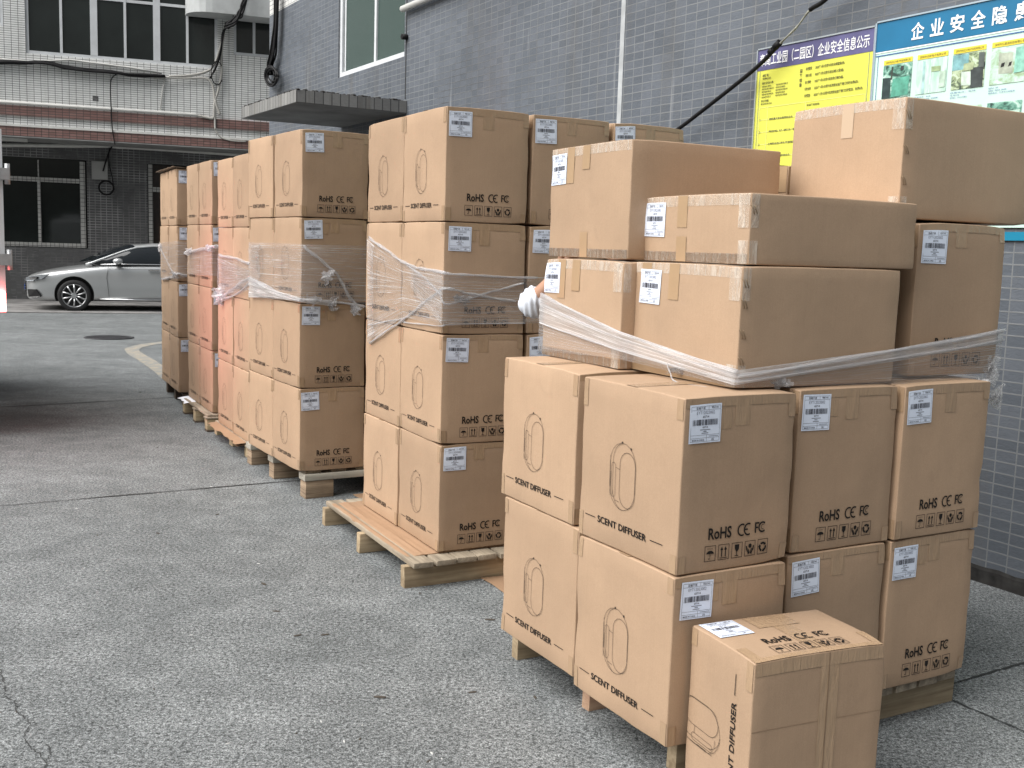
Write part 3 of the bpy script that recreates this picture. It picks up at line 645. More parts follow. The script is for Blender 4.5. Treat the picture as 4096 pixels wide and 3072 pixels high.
cq(((CS0, CZ0, 0), (CS0, CZ0, CE), (CS1, CZ0, CE), (CS1, CZ0, 0)), ((0, 0),) * 4, 1)
cq(((CS0, CZ1, 0), (CS1, CZ1, 0), (CS1, CZ1, CE), (CS0, CZ1, CE)), ((0, 0),) * 4, 2)
bmesh.ops.remove_doubles(bm, verts=bm.verts, dist=1e-4)
cn = mesh_obj('canopy', bm, [M_CANTILE, M_CONC, plain('mossy_top', (0.05, 0.048, 0.043), 0.9, var=0.5)], GB)
bm = bmesh.new()   # broken render and dirt crumbs along the top edge of the canopy
for i in range(260):
    if i < 150: s, e = CS0 + L * random.random(), CE - 0.02
    else: s, e = CS0 + 0.02, CE * random.random()
    r = 0.004 + 0.020 * random.random() ** 3; p = wallp(s, CZ1 + r * 0.15, e); bmesh.ops.create_icosphere(bm, subdivisions=1, radius=r, matrix=Matrix.Translation(p) @ Matrix.Diagonal((1.3, 1.3, 0.6, 1)))
mesh_obj('moss_crust', bm, plain('dirt_crust', (0.030, 0.028, 0.026), 0.95), cn)
# pvc pipe and clip on the wall
bm = bmesh.new(); tube(bm, [wallp(10.04, 3.862, 0.05), wallp(4.5, 3.862, 0.05)], 0.032, 12); mesh_obj('pvc_pipe', bm, M_PVC, GB)
bm = bmesh.new(); p = on_wall(1629, 149); tube(bm, [p - WN * -0.02, p - WN * 0.06], 0.028, 10); mesh_obj('pipe_stub', bm, M_BLACK, GB)

# ================================================================== POSTERS on the grey wall
def wall_art(bm, polys, s_left, z0, off, mi):
    for q in polys:
        try: bm.faces.new([bm.verts.new(wallp(s_left - x, z0 + z, off)) for x, z in q]).material_index = mi
        except ValueError: pass
def poster_board(bm, s0, s1, z0, z1, mi, off=0.012):
    """slightly wavy vinyl sheet"""
    n = 14; g = []
    for i in range(n + 1):
        row = []
        for j in range(9):
            s = s0 + (s1 - s0) * i / n; z = z0 + (z1 - z0) * j / 8; row.append(bm.verts.new(wallp(s, z, off)))
        g.append(row)
    for i in range(n):
        for j in range(8): f = bm.faces.new((g[i][j], g[i][j + 1], g[i + 1][j + 1], g[i + 1][j])); f.material_index = mi
def vinyl(name, col, var=0.06): return plain(name, col, 0.32, spec=0.5, var=var, vscale=4)
M_NAVY, M_YELL, M_BLUE, M_MINT, M_WHITE, M_DK = vinyl('navy_vinyl', (0.115, 0.11, 0.23), 0.3), vinyl('yellow_vinyl', (0.66, 0.66, 0.10)), vinyl('blue_vinyl', (0.016, 0.150, 0.29), 0.12), vinyl('mint_vinyl', (0.55, 0.74, 0.66)), plain('white_print', (0.82, 0.83, 0.84), 0.4), plain('dark_print', (0.06, 0.06, 0.03), 0.5)
M_PALEY = plain('pale_yellow_line', (0.74, 0.74, 0.30), 0.4); M_BLUEL = plain('blue_print', (0.03, 0.10, 0.30), 0.5); M_CAPY = plain('caption_yellow', (0.75, 0.62, 0.06), 0.4)
PB = thing('safety_notice_board', 'yellow safety notice board with navy heading on the grey tiled wall', 'notice board', wallp(4.52, 1.66))
PB.location = (0, 0, 0)
SL, SR, ZB, ZTP = 4.963, 4.084, 1.66, 2.77
bm = bmesh.new(); poster_board(bm, SR, SL, ZB, 2.648, 0); mesh_obj('notice_panel', bm, M_YELL, PB)
bm = bmesh.new(); poster_board(bm, SR, SL, 2.648, ZTP, 0, 0.014); hd = mesh_obj('heading_panel', bm, M_NAVY, PB)
bm = bmesh.new(); wall_art(bm, shift(text2d('章阁工业园（二园区）企业安全信息公示', 0.072, 0.830, 0.010), 0.018, 2.671), SL, 0, 0.0165, 0); mesh_obj('lettering', bm, M_WHITE, hd)
bm = bmesh.new()   # metal edging
for a in ((SL, SL + 0.008, ZB, ZTP), (SR - 0.008, SR, ZB, ZTP), (SR, SL, ZTP, ZTP + 0.008)): obox(bm, WN * (WALL_D - 0.02), WT, WN, a[0], a[1], 0, 0.02, a[2], a[3])
mesh_obj('edging', bm, plain('thin_alloy', (0.5, 0.55, 0.58), 0.35, 0.6), PB)
bm = bmesh.new()
def T1(txt, x, z, h, w=None, b=0.022, mi=0): wall_art(bm, shift(text2d(txt, h, w, b), x, z), SL, 0, 0.0150, mi)
rows = ['2020年1月1日至今发生治安警情0宗。', '2020年1月1日至今发生消防火警0起。', '2020年1月1日至今发生伤亡事故0起。', '2020年1月1日至今受到安全监管部门行政处罚0次。', '2020年1月1日至今受到安全监管部门行政警告、处罚0次。']
heads = ['治安警情', '消防火情', '伤亡事故', '行政处罚', '行政警告']
for i, (a, h) in enumerate(zip(rows, heads)):
    z = 2.606 - i * 0.0375; T1(h, 0.395, z, 0.0165, 0.046); T1(a, 0.468, z, 0.0165, (0.215, 0.212, 0.212, 0.320, 0.355)[i])
for i, ch in enumerate('监管信息'): T1(ch, 0.350, 2.598 - i * 0.026, 0.020)
T1('园区厂家：', 0.048, 2.610, 0.0145, 0.05); T1('深圳章阁工业园', 0.048, 2.594, 0.010, 0.068); T1('园区入驻企业13家：', 0.048, 2.566, 0.0135, 0.095)
for i in range(5):
    for k in range(2): T1('深圳市电子科技有限公司', 0.048 + k * 0.115, 2.548 - i * 0.0155, 0.0095, 0.075 + 0.02 * ((i * 3 + k) % 2))
T1('危化工艺信息：', 0.046, 2.462, 0.0135, 0.065); T1('园区内无危险化学品工艺企业', 0.046, 2.447, 0.009, 0.09)
T1('本级管控信息：', 0.42, 2.405, 0.012, 0.10)
rules = ['园区重大安全隐患的企业', '使用危险物品，生产、经营“三合一”场所，', '占堵安全出口和疏散通道的企业，', '擅自停用消防设施的企业，', '企业未建立“两单”制度，', '违规动火、无证作业企业，', '违规使用电器、燃气的企业，', '企业消防通道被占用，', '其他（主要负责人：安全）']
for i, r_ in enumerate(rules): T1(str(i + 1), 0.045, 2.352 - i * 0.072, 0.013); T1(r_, 0.125, 2.352 - i * 0.072, 0.0125, 0.19 + 0.035 * (i % 3)); T1('及时整改安全隐患企业，整改到位。', 0.44, 2.352 - i * 0.072, 0.0125, 0.30)
for i in range(11): wall_art(bm, rect(0.036, 2.428 - i * 0.072, 0.84, 2.4305 - i * 0.072), SL, 0, 0.0145, 1)
for x in (0.036, 0.105, 0.41, 0.84): wall_art(bm, rect(x, 1.70, x + 0.003, 2.428), SL, 0, 0.0145, 1)
for x in (0.022, 0.850): wall_art(bm, rect(x, 1.68, x + 0.0022, 2.645), SL, 0, 0.0145, 2)
mesh_obj('printed_text', bm, [M_DK, M_PALEY, M_BLUEL], PB)

PC = thing('hazard_photo_board', 'mint and blue display board of hazard photos with large white characters on the grey wall', 'display board', (0, 0, 0))
QL, QR = 4.070, 1.30
bm = bmesh.new(); poster_board(bm, QR, QL, 1.72, 2.636, 0); mesh_obj('photo_panel', bm, M_MINT, PC)
bm = bmesh.new(); poster_board(bm, QR, QL, 2.636, 2.786, 0, 0.014); hd = mesh_obj('heading_panel', bm, M_BLUE, PC)
bm = bmesh.new()
for i, ch in enumerate('企业安全隐患公示'): wall_art(bm, shift(text2d(ch, 0.084, 0.080, 0.022), 0.222 + i * 0.1165, 2.667), QL, 0, 0.0165, 0)
mesh_obj('lettering', bm, M_WHITE, hd)
bm = bmesh.new()
for a in ((QR, QL, 2.786, 2.794), (QL, QL + 0.010, 1.66, 2.786)): obox(bm, WN * (WALL_D - 0.02), WT, WN, a[0], a[1], 0, 0.02, a[2], a[3])
mesh_obj('edging', bm, plain('thin_alloy_blue', (0.45, 0.55, 0.62), 0.35, 0.5), PC)
bm = bmesh.new(); poster_board(bm, QR, QL, 1.66, 1.70, 0, 0.014); mesh_obj('blue_border', bm, vinyl('border_blue', (0.012, 0.20, 0.33)), PC)
bm = bmesh.new(); wall_art(bm, rect(0.0, 2.628, 2.7, 2.634) , QL, 0, 0.0150, 1); wall_art(bm, rect(0.004, 2.612, 2.7, 2.617) + rect(0.018, 1.73, 0.021, 2.612), QL, 0, 0.0150, 0)
caps = ['深圳市创立兴电子科技有限公司', '深圳市达新电子有限公司', '深圳市创立兴电子科技有限公司', '深圳市亿星源科技有限公司', '深圳市光源电子有限公司']
for k in range(9):
    x = 0.060 + k * 0.213
    wall_art(bm, rect(x, 2.562, x + 0.182, 2.586), QL, 0, 0.0145, 2); wall_art(bm, shift(text2d(caps[k % 5], 0.0125, 0.155), x + 0.014, 2.567), QL, 0, 0.0155, 3)
    for j in range(3):
        zz = 2.555 - j * 0.252
        for q in range(3): wall_art(bm, shift(text2d(('隐患地点：车间', '隐患描述：堆放杂物、通道堵塞', '整改情况：已责令立即整改')[q], 0.0075, 0.05 + 0.045 * ((k + q) % 3)), x, zz - 0.183 - q * 0.012), QL, 0, 0.0155, 0)
mesh_obj('printed_text', bm, [M_BLUEL, M_WHITE, M_CAPY, M_DK], PC)
# printed photographs on the board: each a flat print with its own blocks of colour
def pm(name, cols, scale, seed):
    m, nt, b = new_mat(name); v = coords(nt, 'UV', scale=scale, loc=(seed, seed * 0.7, 0))
    n = noi(nt, v, 1.0, 4, 0.6, 1.2); r = nt.nodes.new('ShaderNodeValToRGB'); r.color_ramp.interpolation = 'LINEAR'
    e = r.color_ramp.elements; e[0].position = 0.36; e[0].color = (*cols[0], 1); e[1].position = 0.66; e[1].color = (*cols[-1], 1)
    for i, c in enumerate(cols[1:-1]): q = e.new(0.36 + 0.30 * (i + 1) / (len(cols) - 1)); q.color = (*c, 1)
    nt.links.new(n, r.inputs[0]); nt.links.new(r.outputs[0], b.inputs['Base Color']); b.inputs['Roughness'].default_value = 0.35; return m
PH = [pm('workshop_print', [(0.03, 0.06, 0.05), (0.10, 0.25, 0.19), (0.25, 0.47, 0.38), (0.55, 0.70, 0.62)], (3, 4, 1), 1), pm('cabinet_print', [(0.38, 0.58, 0.48), (0.48, 0.67, 0.57), (0.60, 0.78, 0.68)], (5, 1, 1), 2),
      pm('storeroom_print', [(0.03, 0.05, 0.05), (0.22, 0.28, 0.16), (0.45, 0.55, 0.35), (0.55, 0.66, 0.55)], (4, 6, 1), 3), pm('duct_print', [(0.30, 0.42, 0.25), (0.47, 0.65, 0.54), (0.60, 0.75, 0.66)], (2.5, 3, 1), 4)]
sub = [[], [], [], []]
inner = {0: [((.0, .0, .30, .62), (0.03, .05, .05)), ((.28, .55, .34, .95), (.05, .06, .05)), ((.34, .02, .92, .60), (.10, .34, .25)), ((.62, .80, .72, .93), (.05, .05, .05))],
         1: [((.22, .0, .30, .95), (.33, .52, .50)), ((.45, .0, .48, .98), (.62, .78, .72)), ((.50, .62, .80, .76), (.30, .40, .22)), ((.78, .12, .97, .60), (.42, .55, .45))],
         2: [((.0, .55, .5, .98), (.20, .40, .42)), ((.60, .0, .98, .55), (.05, .06, .06)), ((.33, .10, .62, .46), (.50, .60, .52)), ((.35, .50, .66, .72), (.34, .40, .24)), ((.82, .55, .99, .95), (.10, .12, .11))],
         3: [((.25, .28, .66, .82), (.40, .45, .36)), ((.30, .45, .40, .58), (.02, .02, .02)), ((.52, .45, .60, .58), (.02, .02, .02)), ((.70, .25, .98, .95), (.25, .52, .42))],
         4: [((.0, .0, .10, .7), (.05, .07, .04)), ((.15, .0, .25, .62), (.55, .50, .08)), ((.40, .0, .52, .70), (.55, .50, .08)), ((.58, .0, .95, .85), (.06, .10, .09)), ((.70, .0, .76, .9), (.40, .42, .06)), ((.0, .65, .75, .95), (.50, .60, .52))],
         5: [((.05, .0, .28, .92), (.07, .10, .08)), ((.30, .0, .60, 1.0), (.24, .42, .20)), ((.40, .55, .50, .58), (.03, .05, .03)), ((.42, .30, .47, .55), (.03, .05, .03)), ((.62, .0, .78, 1.0), (.16, .26, .30)), ((.82, .0, .86, 1.0), (.03, .13, .36)), ((.94, .0, .98, 1.0), (.03, .13, .36)), ((.82, .45, .98, .5), (.03, .13, .36))],
         6: [((.25, .02, .70, .72), (.08, .20, .22)), ((.48, .02, .50, .68), (.02, .06, .06)), ((.0, .0, .2, .8), (.40, .62, .42)), ((.72, .05, .99, .6), (.16, .38, .28))],
         7: [((.0, .1, .35, .8), (.25, .36, .22)), ((.4, .2, .95, .75), (.42, .60, .50))]}
cm = {}
def colm(c):
    c = tuple(c)
    if c not in cm: cm[c] = plain('print_ink', c, 0.35, var=0.35, vscale=25)
    return cm[c]
for k in range(9):
    for j in range(3):
        idx = (k % 4) + (4 if j == 1 else 0); x0 = 0.060 + k * 0.213; z1 = 2.558 - j * 0.252; w, h = 0.182, 0.168
        bm = bmesh.new(); uvl = bm.loops.layers.uv.verify(); pts = ((x0, z1 - h), (x0 + w, z1 - h), (x0 + w, z1), (x0, z1))
        f = bm.faces.new([bm.verts.new(wallp(QL - x, z, 0.0148)) for x, z in pts])
        for lp, uv in zip(f.loops, ((0, 0), (1, 0), (1, 1), (0, 1))): lp[uvl].uv = uv
        mats = [PH[(k + j) % 4]]
        for i, (r4, col) in enumerate(inner[idx]):
            mats.append(colm(col)); sk = random.uniform(-0.03, 0.03)
            q = [(r4[0], r4[1]), (r4[2], r4[1] + sk), (r4[2] + sk, r4[3]), (r4[0] + sk, r4[3] - sk)]
            f = bm.faces.new([bm.verts.new(wallp(QL - x0 - min(max(a, 0), 1) * w, z1 - h + min(max(b, 0), 1) * h, 0.0154 + i * 0.0006)) for a, b in q]); f.material_index = i + 1
        mesh_obj('printed_photo', bm, mats, PC)

# black cable hanging in front of the wall, pale where the sheath is stripped
t = thing('hanging_cable', 'thick black cable slanting down across the grey wall past the yellow notice board', 'cable', (0, 0, 0))
cab = [(3420, -120), (3300, 0), (3240, 40), (3190, 105), (3145, 150), (3105, 190), (3060, 238), (3000, 292), (2900, 372), (2800, 450), (2735, 500), (2660, 552)]
cw = smooth_path([on_wall(x, y, 0.10) for x, y in cab], 5)
up_end = smooth_path([wallp(2.9, 4.3, 0.03), wallp(3.5, 3.65, 0.09), cw[0]], 8); lo_end = smooth_path([cw[-1], wallp(6.9, 1.9, 0.10), wallp(8.2, 0.9, 0.09), wallp(8.6, 0.10, 0.05)], 8)
bm = bmesh.new(); tube(bm, up_end + cw[1:11], 0.013, 8); tube(bm, cw[24:-1] + lo_end, 0.0125, 8); mesh_obj('sheath', bm, M_BLACK, t)
bm = bmesh.new(); tube(bm, cw[9:26], [0.006 + 0.001 * math.sin(i) for i in range(len(cw[9:26]))], 8); mesh_obj('bare_core', bm, plain('aged_core', (0.26, 0.26, 0.22), 0.5, var=0.5, vscale=30), t)
bm = bmesh.new(); tube(bm, [on_wall(3120, 168, 0.10), on_wall(3098, 192, 0.10)], 0.020, 8); tube(bm, [on_wall(3092, 198, 0.10), on_wall(3078, 212, 0.10)], 0.018, 8); mesh_obj('tape_wrap', bm, M_BLACK, t)
# cable bundle and coil at the far corner of the grey wall
t = thing('cable_coil', 'bundle of black cables hanging at the wall corner ending in a coil', 'cable bundle', (0, 0, 0))
bm = bmesh.new()
for k in range(9):
    dx = random.uniform(-8, 8); a = [(1106 + dx, -60), (1104 + dx * 0.8, 80), (1099 + dx, 150 + random.uniform(-10, 10)), (1092 + dx * 1.5, 215), (1080 + dx * 1.2, 262), (1082 + dx, 300)]
    tube(bm, smooth_path([on_wall(x, y, 0.07 + 0.015 * (k % 3)) for x, y in a], 5), random.uniform(0.010, 0.016), 6)
mesh_obj('hanging_cables', bm, M_BLACK, t)
bm = bmesh.new()
for k in range(9):
    cx, cy, rx, ry = 1084 + random.uniform(-6, 9), 306 + random.uniform(-6, 6), random.uniform(13, 24), random.uniform(24, 38)
    pts = [on_wall(cx + rx * math.cos(R(a)), cy + ry * math.sin(R(a)), 0.06 + 0.012 * k) for a in range(0, 361, 20)]; tube(bm, pts, random.uniform(0.010, 0.015), 6)
mesh_obj('coil', bm, [M_BLACK], t)

# ================================================================== TILED FACTORY FRONT AT THE END OF THE YARD
FB = thing('tiled_factory', 'white tiled factory with red bands and dark windows at the end of the yard', 'building', (0, 0, 0))
UPf = lambda a, z, d: facp(a, z, FAC_D + d)
bm = bmesh.new()
WINS = [(-2.42, 1.60, 5.42, 7.35), (1.96, 4.2, 5.76, 7.2), (-5.2, -2.86, 5.95, 7.35)]
wall_sheet(bm, UPf, -14, 9, 3.86, 12, WINS, 0.14)
mesh_obj('upper_wall', bm, M_WTILE, FB)
def band(name, z0, z1, proud, mat, back=0.0, a0=-14, a1=9):
    bm = bmesh.new(); uvl = bm.loops.layers.uv.verify(); d0 = FAC_D - proud
    for pts, uvs in ((((a0, z0, d0), (a1, z0, d0), (a1, z1, d0), (a0, z1, d0)), ((a0, z0), (a1, z0), (a1, z1), (a0, z1))),
                     (((a0, z1, d0), (a1, z1, d0), (a1, z1, FAC_D + 0.05), (a0, z1, FAC_D + 0.05)), ((a0, 0), (a1, 0), (a1, .05), (a0, .05))),
                     (((a0, z0, d0), (a0, z0, FAC_D + 0.05), (a1, z0, FAC_D + 0.05), (a1, z0, d0)), ((a0, 0), (a0, .05), (a1, .05), (a1, 0)))):
        f = bm.faces.new([bm.verts.new(facp(*p)) for p in pts])
        for lp, uv in zip(f.loops, uvs): lp[uvl].uv = uv
    return mesh_obj(name, bm, mat, FB)
band('red_band', 4.075, 4.285, 0.06, M_RTILE); band('white_ledge', 3.84, 3.885, 0.085, M_PVC); band('red_band', 3.635, 3.838, 0.07, M_RTILE)
bm = bmesh.new(); obox(bm, FM * (FAC_D - 0.068), FU, FM, -14, 9, 0, 1.60, 3.615, 3.634); mesh_obj('soffit', bm, M_SOFFIT, FB)
bm = bmesh.new(); tube(bm, [facp(-9, 4.345, FAC_D - 0.06), facp(1.05, 4.345, FAC_D - 0.06), facp(1.18, 4.33, FAC_D - 0.05)], 0.036, 12); mesh_obj('conduit', bm, M_PVC, FB)
bm = bmesh.new(); tube(bm, [on_fac(661, 306, FAC_D - 0.04), on_fac(650, 360, FAC_D - 0.04), on_fac(641, 440, FAC_D - 0.04)], 0.016, 8); tube(bm, [facp(-7, 5.28, FAC_D - 0.04)] + [on_fac(x, y, FAC_D - 0.04) for x, y in ((120, 247), (280, 239), (345, 248), (520, 270), (647, 293))], 0.022, 8); mesh_obj('conduit', bm, M_PVC, FB)
bm = bmesh.new(); obox(bm, on_fac(382, 394, FAC_D - 0.004), FU, FM, -0.06, 0.06, 0, 0.02, -0.06, 0.06); mesh_obj('vent_hole', bm, plain('vent_grey', (0.11, 0.11, 0.11), 0.8, var=0.5, vscale=20), FB)
# upper windows
def fwin(a0, a1, z0, z1, mull, trans=None, d=0.07):
    bm = bmesh.new(); o = FM * (FAC_D + d)
    B = lambda p, q, r_, s, e=-0.03, g=0.03: obox(bm, o, FU, FM, p, q, e, g, r_, s)
    B(a0, a1, z0, z0 + 0.07); B(a0, a1, z1 - 0.05, z1); B(a0, a0 + 0.06, z0 + 0.07, z1 - 0.05); B(a1 - 0.06, a1, z0 + 0.07, z1 - 0.05)
    if trans: B(a0 + 0.06, a1 - 0.06, trans, trans + 0.06, -0.026, 0.026)
    for m_, w in mull: B(m_ - w / 2, m_ + w / 2, z0 + 0.07, z1 - 0.05, -0.034, 0.034)
    w_ = mesh_obj('window', bm, M_ALU, FB)
    bm = bmesh.new(); obox(bm, o, FU, FM, a0 + 0.03, a1 - 0.03, 0.0, 0.006, z0 + 0.04, z1 - 0.03); mesh_obj('pane', bm, M_DARKG, w_)
fwin(-2.42, 1.60, 5.42, 7.35, [(-1.71, 0.055), (-1.04, 0.15), (-0.39, 0.055), (0.28, 0.15), (0.94, 0.055)], 6.70)
fwin(1.96, 4.2, 5.76, 7.2, [(2.42, 0.06), (3.1, 0.06)]); fwin(-5.2, -2.86, 5.95, 7.35, [(-4.0, 0.06)])
# rounded ledge above the right-hand window
bm = bmesh.new(); ol = [(4.6, 0), (4.6, 0.72), (1.45, 0.72)] + [(1.45 + 0.55 * math.cos(R(a)), 0.17 + 0.55 * math.sin(R(a))) for a in range(90, 181, 15)] + [(0.90, 0)]
lo = [bm.verts.new(facp(a, 6.52, FAC_D - e)) for a, e in ol]; hi = [bm.verts.new(facp(a, 7.5, FAC_D - e)) for a, e in ol]
bm.faces.new(lo); bm.faces.new(hi[::-1])
for i in range(len(ol) - 1): bm.faces.new((lo[i], hi[i], hi[i + 1], lo[i + 1]))
bmesh.ops.recalc_face_normals(bm, faces=bm.faces); mesh_obj('rounded_ledge', bm, plain('white_render', (0.52, 0.54, 0.54), 0.7, var=0.08), FB)
# recessed ground floor
GFp = lambda a, z, d: facp(a, z, GF_D + d)
bm = bmesh.new(); wall_sheet(bm, GFp, -14, 9, 0, 3.62, [(-4.3, -1.30, 1.22, 3.28), (0.05, 1.35, 0.02, 3.28)], 0.16); mesh_obj('ground_floor_wall', bm, M_DTILE, FB)
bm = bmesh.new(); uvl = bm.loops.layers.uv.verify()
def bar(a0, a1, z0, z1, d0, d1):
    n0 = len(bm.faces); fs = obox(bm, FM * GF_D, FU, FM, a0, a1, d0, d1, z0, z1)
    for f in fs:
        for lp in f.loops: p = lp.vert.co; lp[uvl].uv = (p.dot(FU) + 0.03, p.z + p.dot(FM))
bar(-1.46, -1.34, 1.33, 3.24, 0.03, 0.14); bar(-4.3, -1.34, 1.235, 1.33, 0.03, 0.14); bar(-4.3, -1.46, 2.735, 2.835, 0.035, 0.14); bar(-2.375, -2.305, 1.33, 2.735, 0.035, 0.14); bar(-2.36, -2.335, 2.835, 3.24, 0.05, 0.12)
w_ = mesh_obj('window', bm, M_PTILE, FB)
bm = bmesh.new(); obox(bm, FM * GF_D, FU, FM, -4.3, -1.46, 0.10, 0.11, 1.33, 3.28); mesh_obj('pane', bm, M_DARKG, w_)
bm = bmesh.new(); uvl = bm.loops.layers.uv.verify(); bar(0.06, 0.17, 0.05, 3.26, 0.02, 0.14); bar(0.17, 1.34, 2.62, 2.73, 0.03, 0.14); dr = mesh_obj('door', bm, M_PTILE, FB)
bm = bmesh.new(); obox(bm, FM * GF_D, FU, FM, 0.17, 1.34, 0.10, 0.14, 0.05, 2.62); obox(bm, FM * GF_D, FU, FM, 0.17, 1.34, 0.11, 0.13, 2.73, 3.26); mesh_obj('door_leaf', bm, plain('dark_brown_door', (0.022, 0.013, 0.009), 0.5, var=0.4), dr)
bm = bmesh.new(); tube(bm, [facp(-9, 3.50, GF_D - 0.10)] + [on_fac(x, y, GF_D - 0.08) for x, y in ((0, 580), (250, 583), (440, 584), (480, 588), (500, 588), (700, 601), (935, 617), (1060, 625))], 0.045, 8); mesh_obj('conduit', bm, M_PVC, FB)
bm = bmesh.new(); obox(bm, on_fac(45, 551, FAC_D + 0.35), FU, FM, -0.6, 0.32, 0, 0.16, -0.07, 0.05); mesh_obj('ceiling_lamp', bm, M_PVC, FB)
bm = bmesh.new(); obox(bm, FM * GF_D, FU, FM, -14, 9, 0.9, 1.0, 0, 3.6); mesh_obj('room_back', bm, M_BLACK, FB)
# meter box with its loop of wire
t = thing('meter_box', 'pale metal meter box with a black wire loop on the dark ground floor wall', 'meter box', (0, 0, 0))
bm = bmesh.new(); obox(bm, FM * (GF_D - 0.12), FU, FM, -1.185, -0.83, 0, 0.119, 2.84, 3.265); mesh_obj('casing', bm, plain('meter_grey', (0.34, 0.34, 0.33), 0.5, var=0.1), t)
bm = bmesh.new(); obox(bm, FM * (GF_D - 0.127), FU, FM, -1.17, -0.845, 0, 0.006, 2.855, 3.25); mesh_obj('lid', bm, plain('meter_lid', (0.37, 0.37, 0.36), 0.5), t)
bm = bmesh.new(); tube(bm, smooth_path([on_fac(x, y, GF_D - 0.15) for x, y in ((455, 575), (440, 600), (425, 640), (412, 685))], 5), 0.018, 8)
tube(bm, smooth_path([on_fac(x, y, GF_D - 0.10) for x, y in ((437, 590), (436, 650), (450, 715), (453, 755), (446, 765))], 5), 0.012, 8)
c0 = on_fac(425, 751, GF_D - 0.10)
for k in range(3): tube(bm, [c0 + FU * (0.17 - k * 0.008) * math.cos(R(a)) + Vector((0, 0, (0.165 - 0.006 * k) * math.sin(R(a)))) + FM * 0.012 * k for a in range(0, 361, 15)], 0.013, 8)
mesh_obj('wire_loop', bm, M_BLACK, t)
# cables strung along the front
t = thing('wall_cables', 'tangled black and pale cables strung below the upper windows of the white tiled factory', 'cable bundle', (0, 0, 0))
bm = bmesh.new()
main = [(-200, 262), (0, 249), (100, 252), (190, 252), (260, 268), (350, 281), (448, 290), (540, 300), (661, 308)]
for k in range(6):
    tube(bm, smooth_path([on_fac(x, y + random.uniform(-5, 5), FAC_D - 0.05 - 0.02 * k) for x, y in main], 5), random.uniform(0.014, 0.026), 6)
for k in range(5):
    tube(bm, smooth_path([on_fac(x + random.uniform(-4, 4), y + random.uniform(-4, 4), FAC_D - 0.08 - 0.02 * k) for x, y in ((840, 310), (862, 272), (880, 215), (892, 140), (905, 105))], 5), 0.016, 6)
for k in range(12):
    j = lambda: random.uniform(-11, 11)
    tube(bm, smooth_path([on_fac(x + j(), y + j(), FAC_D - 0.15 - 0.1 * k) for x, y in ((905, 105), (935, 85), (958, 55), (975, 20), (1010, -60))], 5), 0.022, 6)
tube(bm, smooth_path([on_fac(x, y, FAC_D - 0.10) for x, y in ((470, 294), (448, 312), (442, 345), (444, 420), (450, 520), (460, 578))], 5), 0.012, 6)
for r0, r1, cc in ((0.13, 0.26, (868, 292)),):
    c0 = on_fac(*cc, FAC_D - 0.12); tube(bm, [c0 + FU * r0 * math.cos(R(a)) + Vector((0, 0, r1 * math.sin(R(a)))) for a in range(40, 330, 15)], 0.013, 6)
mesh_obj('black_cables', bm, M_BLACK, t)
bm = bmesh.new()
for pts, r_ in (([(615, 313), (660, 310), (740, 314), (815, 312), (845, 330), (856, 370), (858, 405), (859, 460), (861, 520)], 0.024), ([(675, 305), (750, 302), (820, 288), (855, 262), (880, 190), (900, 108)], 0.024), ([(690, 307), (770, 304), (835, 285)], 0.018),
                ([(905, 100), (898, 115), (885, 225), (886, 290), (872, 365), (860, 400), (856, 440), (854, 470), (838, 473), (795, 462)], 0.026), ([(861, 400), (867, 425), (880, 458)], 0.036), ([(859, 460), (864, 520), (885, 550), (930, 563), (985, 566)], 0.018), ([(905, 106), (912, 100), (918, 108), (930, 92)], 0.035)):
    tube(bm, smooth_path([on_fac(x, y, FAC_D - 0.09) for x, y in pts], 5), r_, 6)
mesh_obj('pale_cables', bm, M_GREYC, t)
# white drum by the wall
dp = on_ground(47, 1192); t = thing('plastic_drum', 'small white plastic drum standing by the dark wall at the left edge', 'drum', (dp.x, dp.y, 0.0))
bm = bmesh.new(); lathe(bm, [(0.15, 0.18), (0.152, 0.2), (0.152, 0.55), (0.14, 0.58), (0.09, 0.59), (0.09, 0.63), (0.02, 0.635)], 20); mesh_obj('barrel', bm, M_PVC, t)
bm = bmesh.new(); lathe(bm, [(0.14, 0.0), (0.15, 0.02), (0.15, 0.178)], 20); mesh_obj('foot_ring', bm, plain('drum_foot', (0.10, 0.10, 0.10), 0.7), t)

# ================================================================== SILVER CAR
def mat_paint():
    m, nt, b = new_mat('silver_paint'); b.inputs['Base Color'].default_value = (0.50, 0.515, 0.52, 1); b.inputs['Metallic'].default_value = 0.55; b.inputs['Roughness'].default_value = 0.30
    b.inputs['Coat Weight'].default_value = 0.8; b.inputs['Coat Roughness'].default_value = 0.05
    bump(nt, b, noi(nt, coords(nt), 900, 1), 0.03, 0.001); return m
M_PAINT = mat_paint(); M_CHROME = plain('chrome', (0.72, 0.73, 0.74), 0.15, 1.0); M_TYRE = plain('tyre_rubber', (0.016, 0.016, 0.017), 0.75); M_TINT = plain('tinted_glass', (0.010, 0.013, 0.016), 0.04, spec=0.45); M_TRIM = plain('black_trim', (0.014, 0.014, 0.015), 0.4)
M_RIM = plain('alloy', (0.62, 0.63, 0.64), 0.28, 0.9); M_LAMPG = plain('lamp_lens', (0.30, 0.32, 0.34), 0.08, 0.3)
cc0 = on_ground(298, 1246); CARX = 1.84
car = thing('parked_car', 'silver saloon car parked in front of the dark ground floor wall', 'car', (cc0.x, cc0.y, 0), FAC_Y)
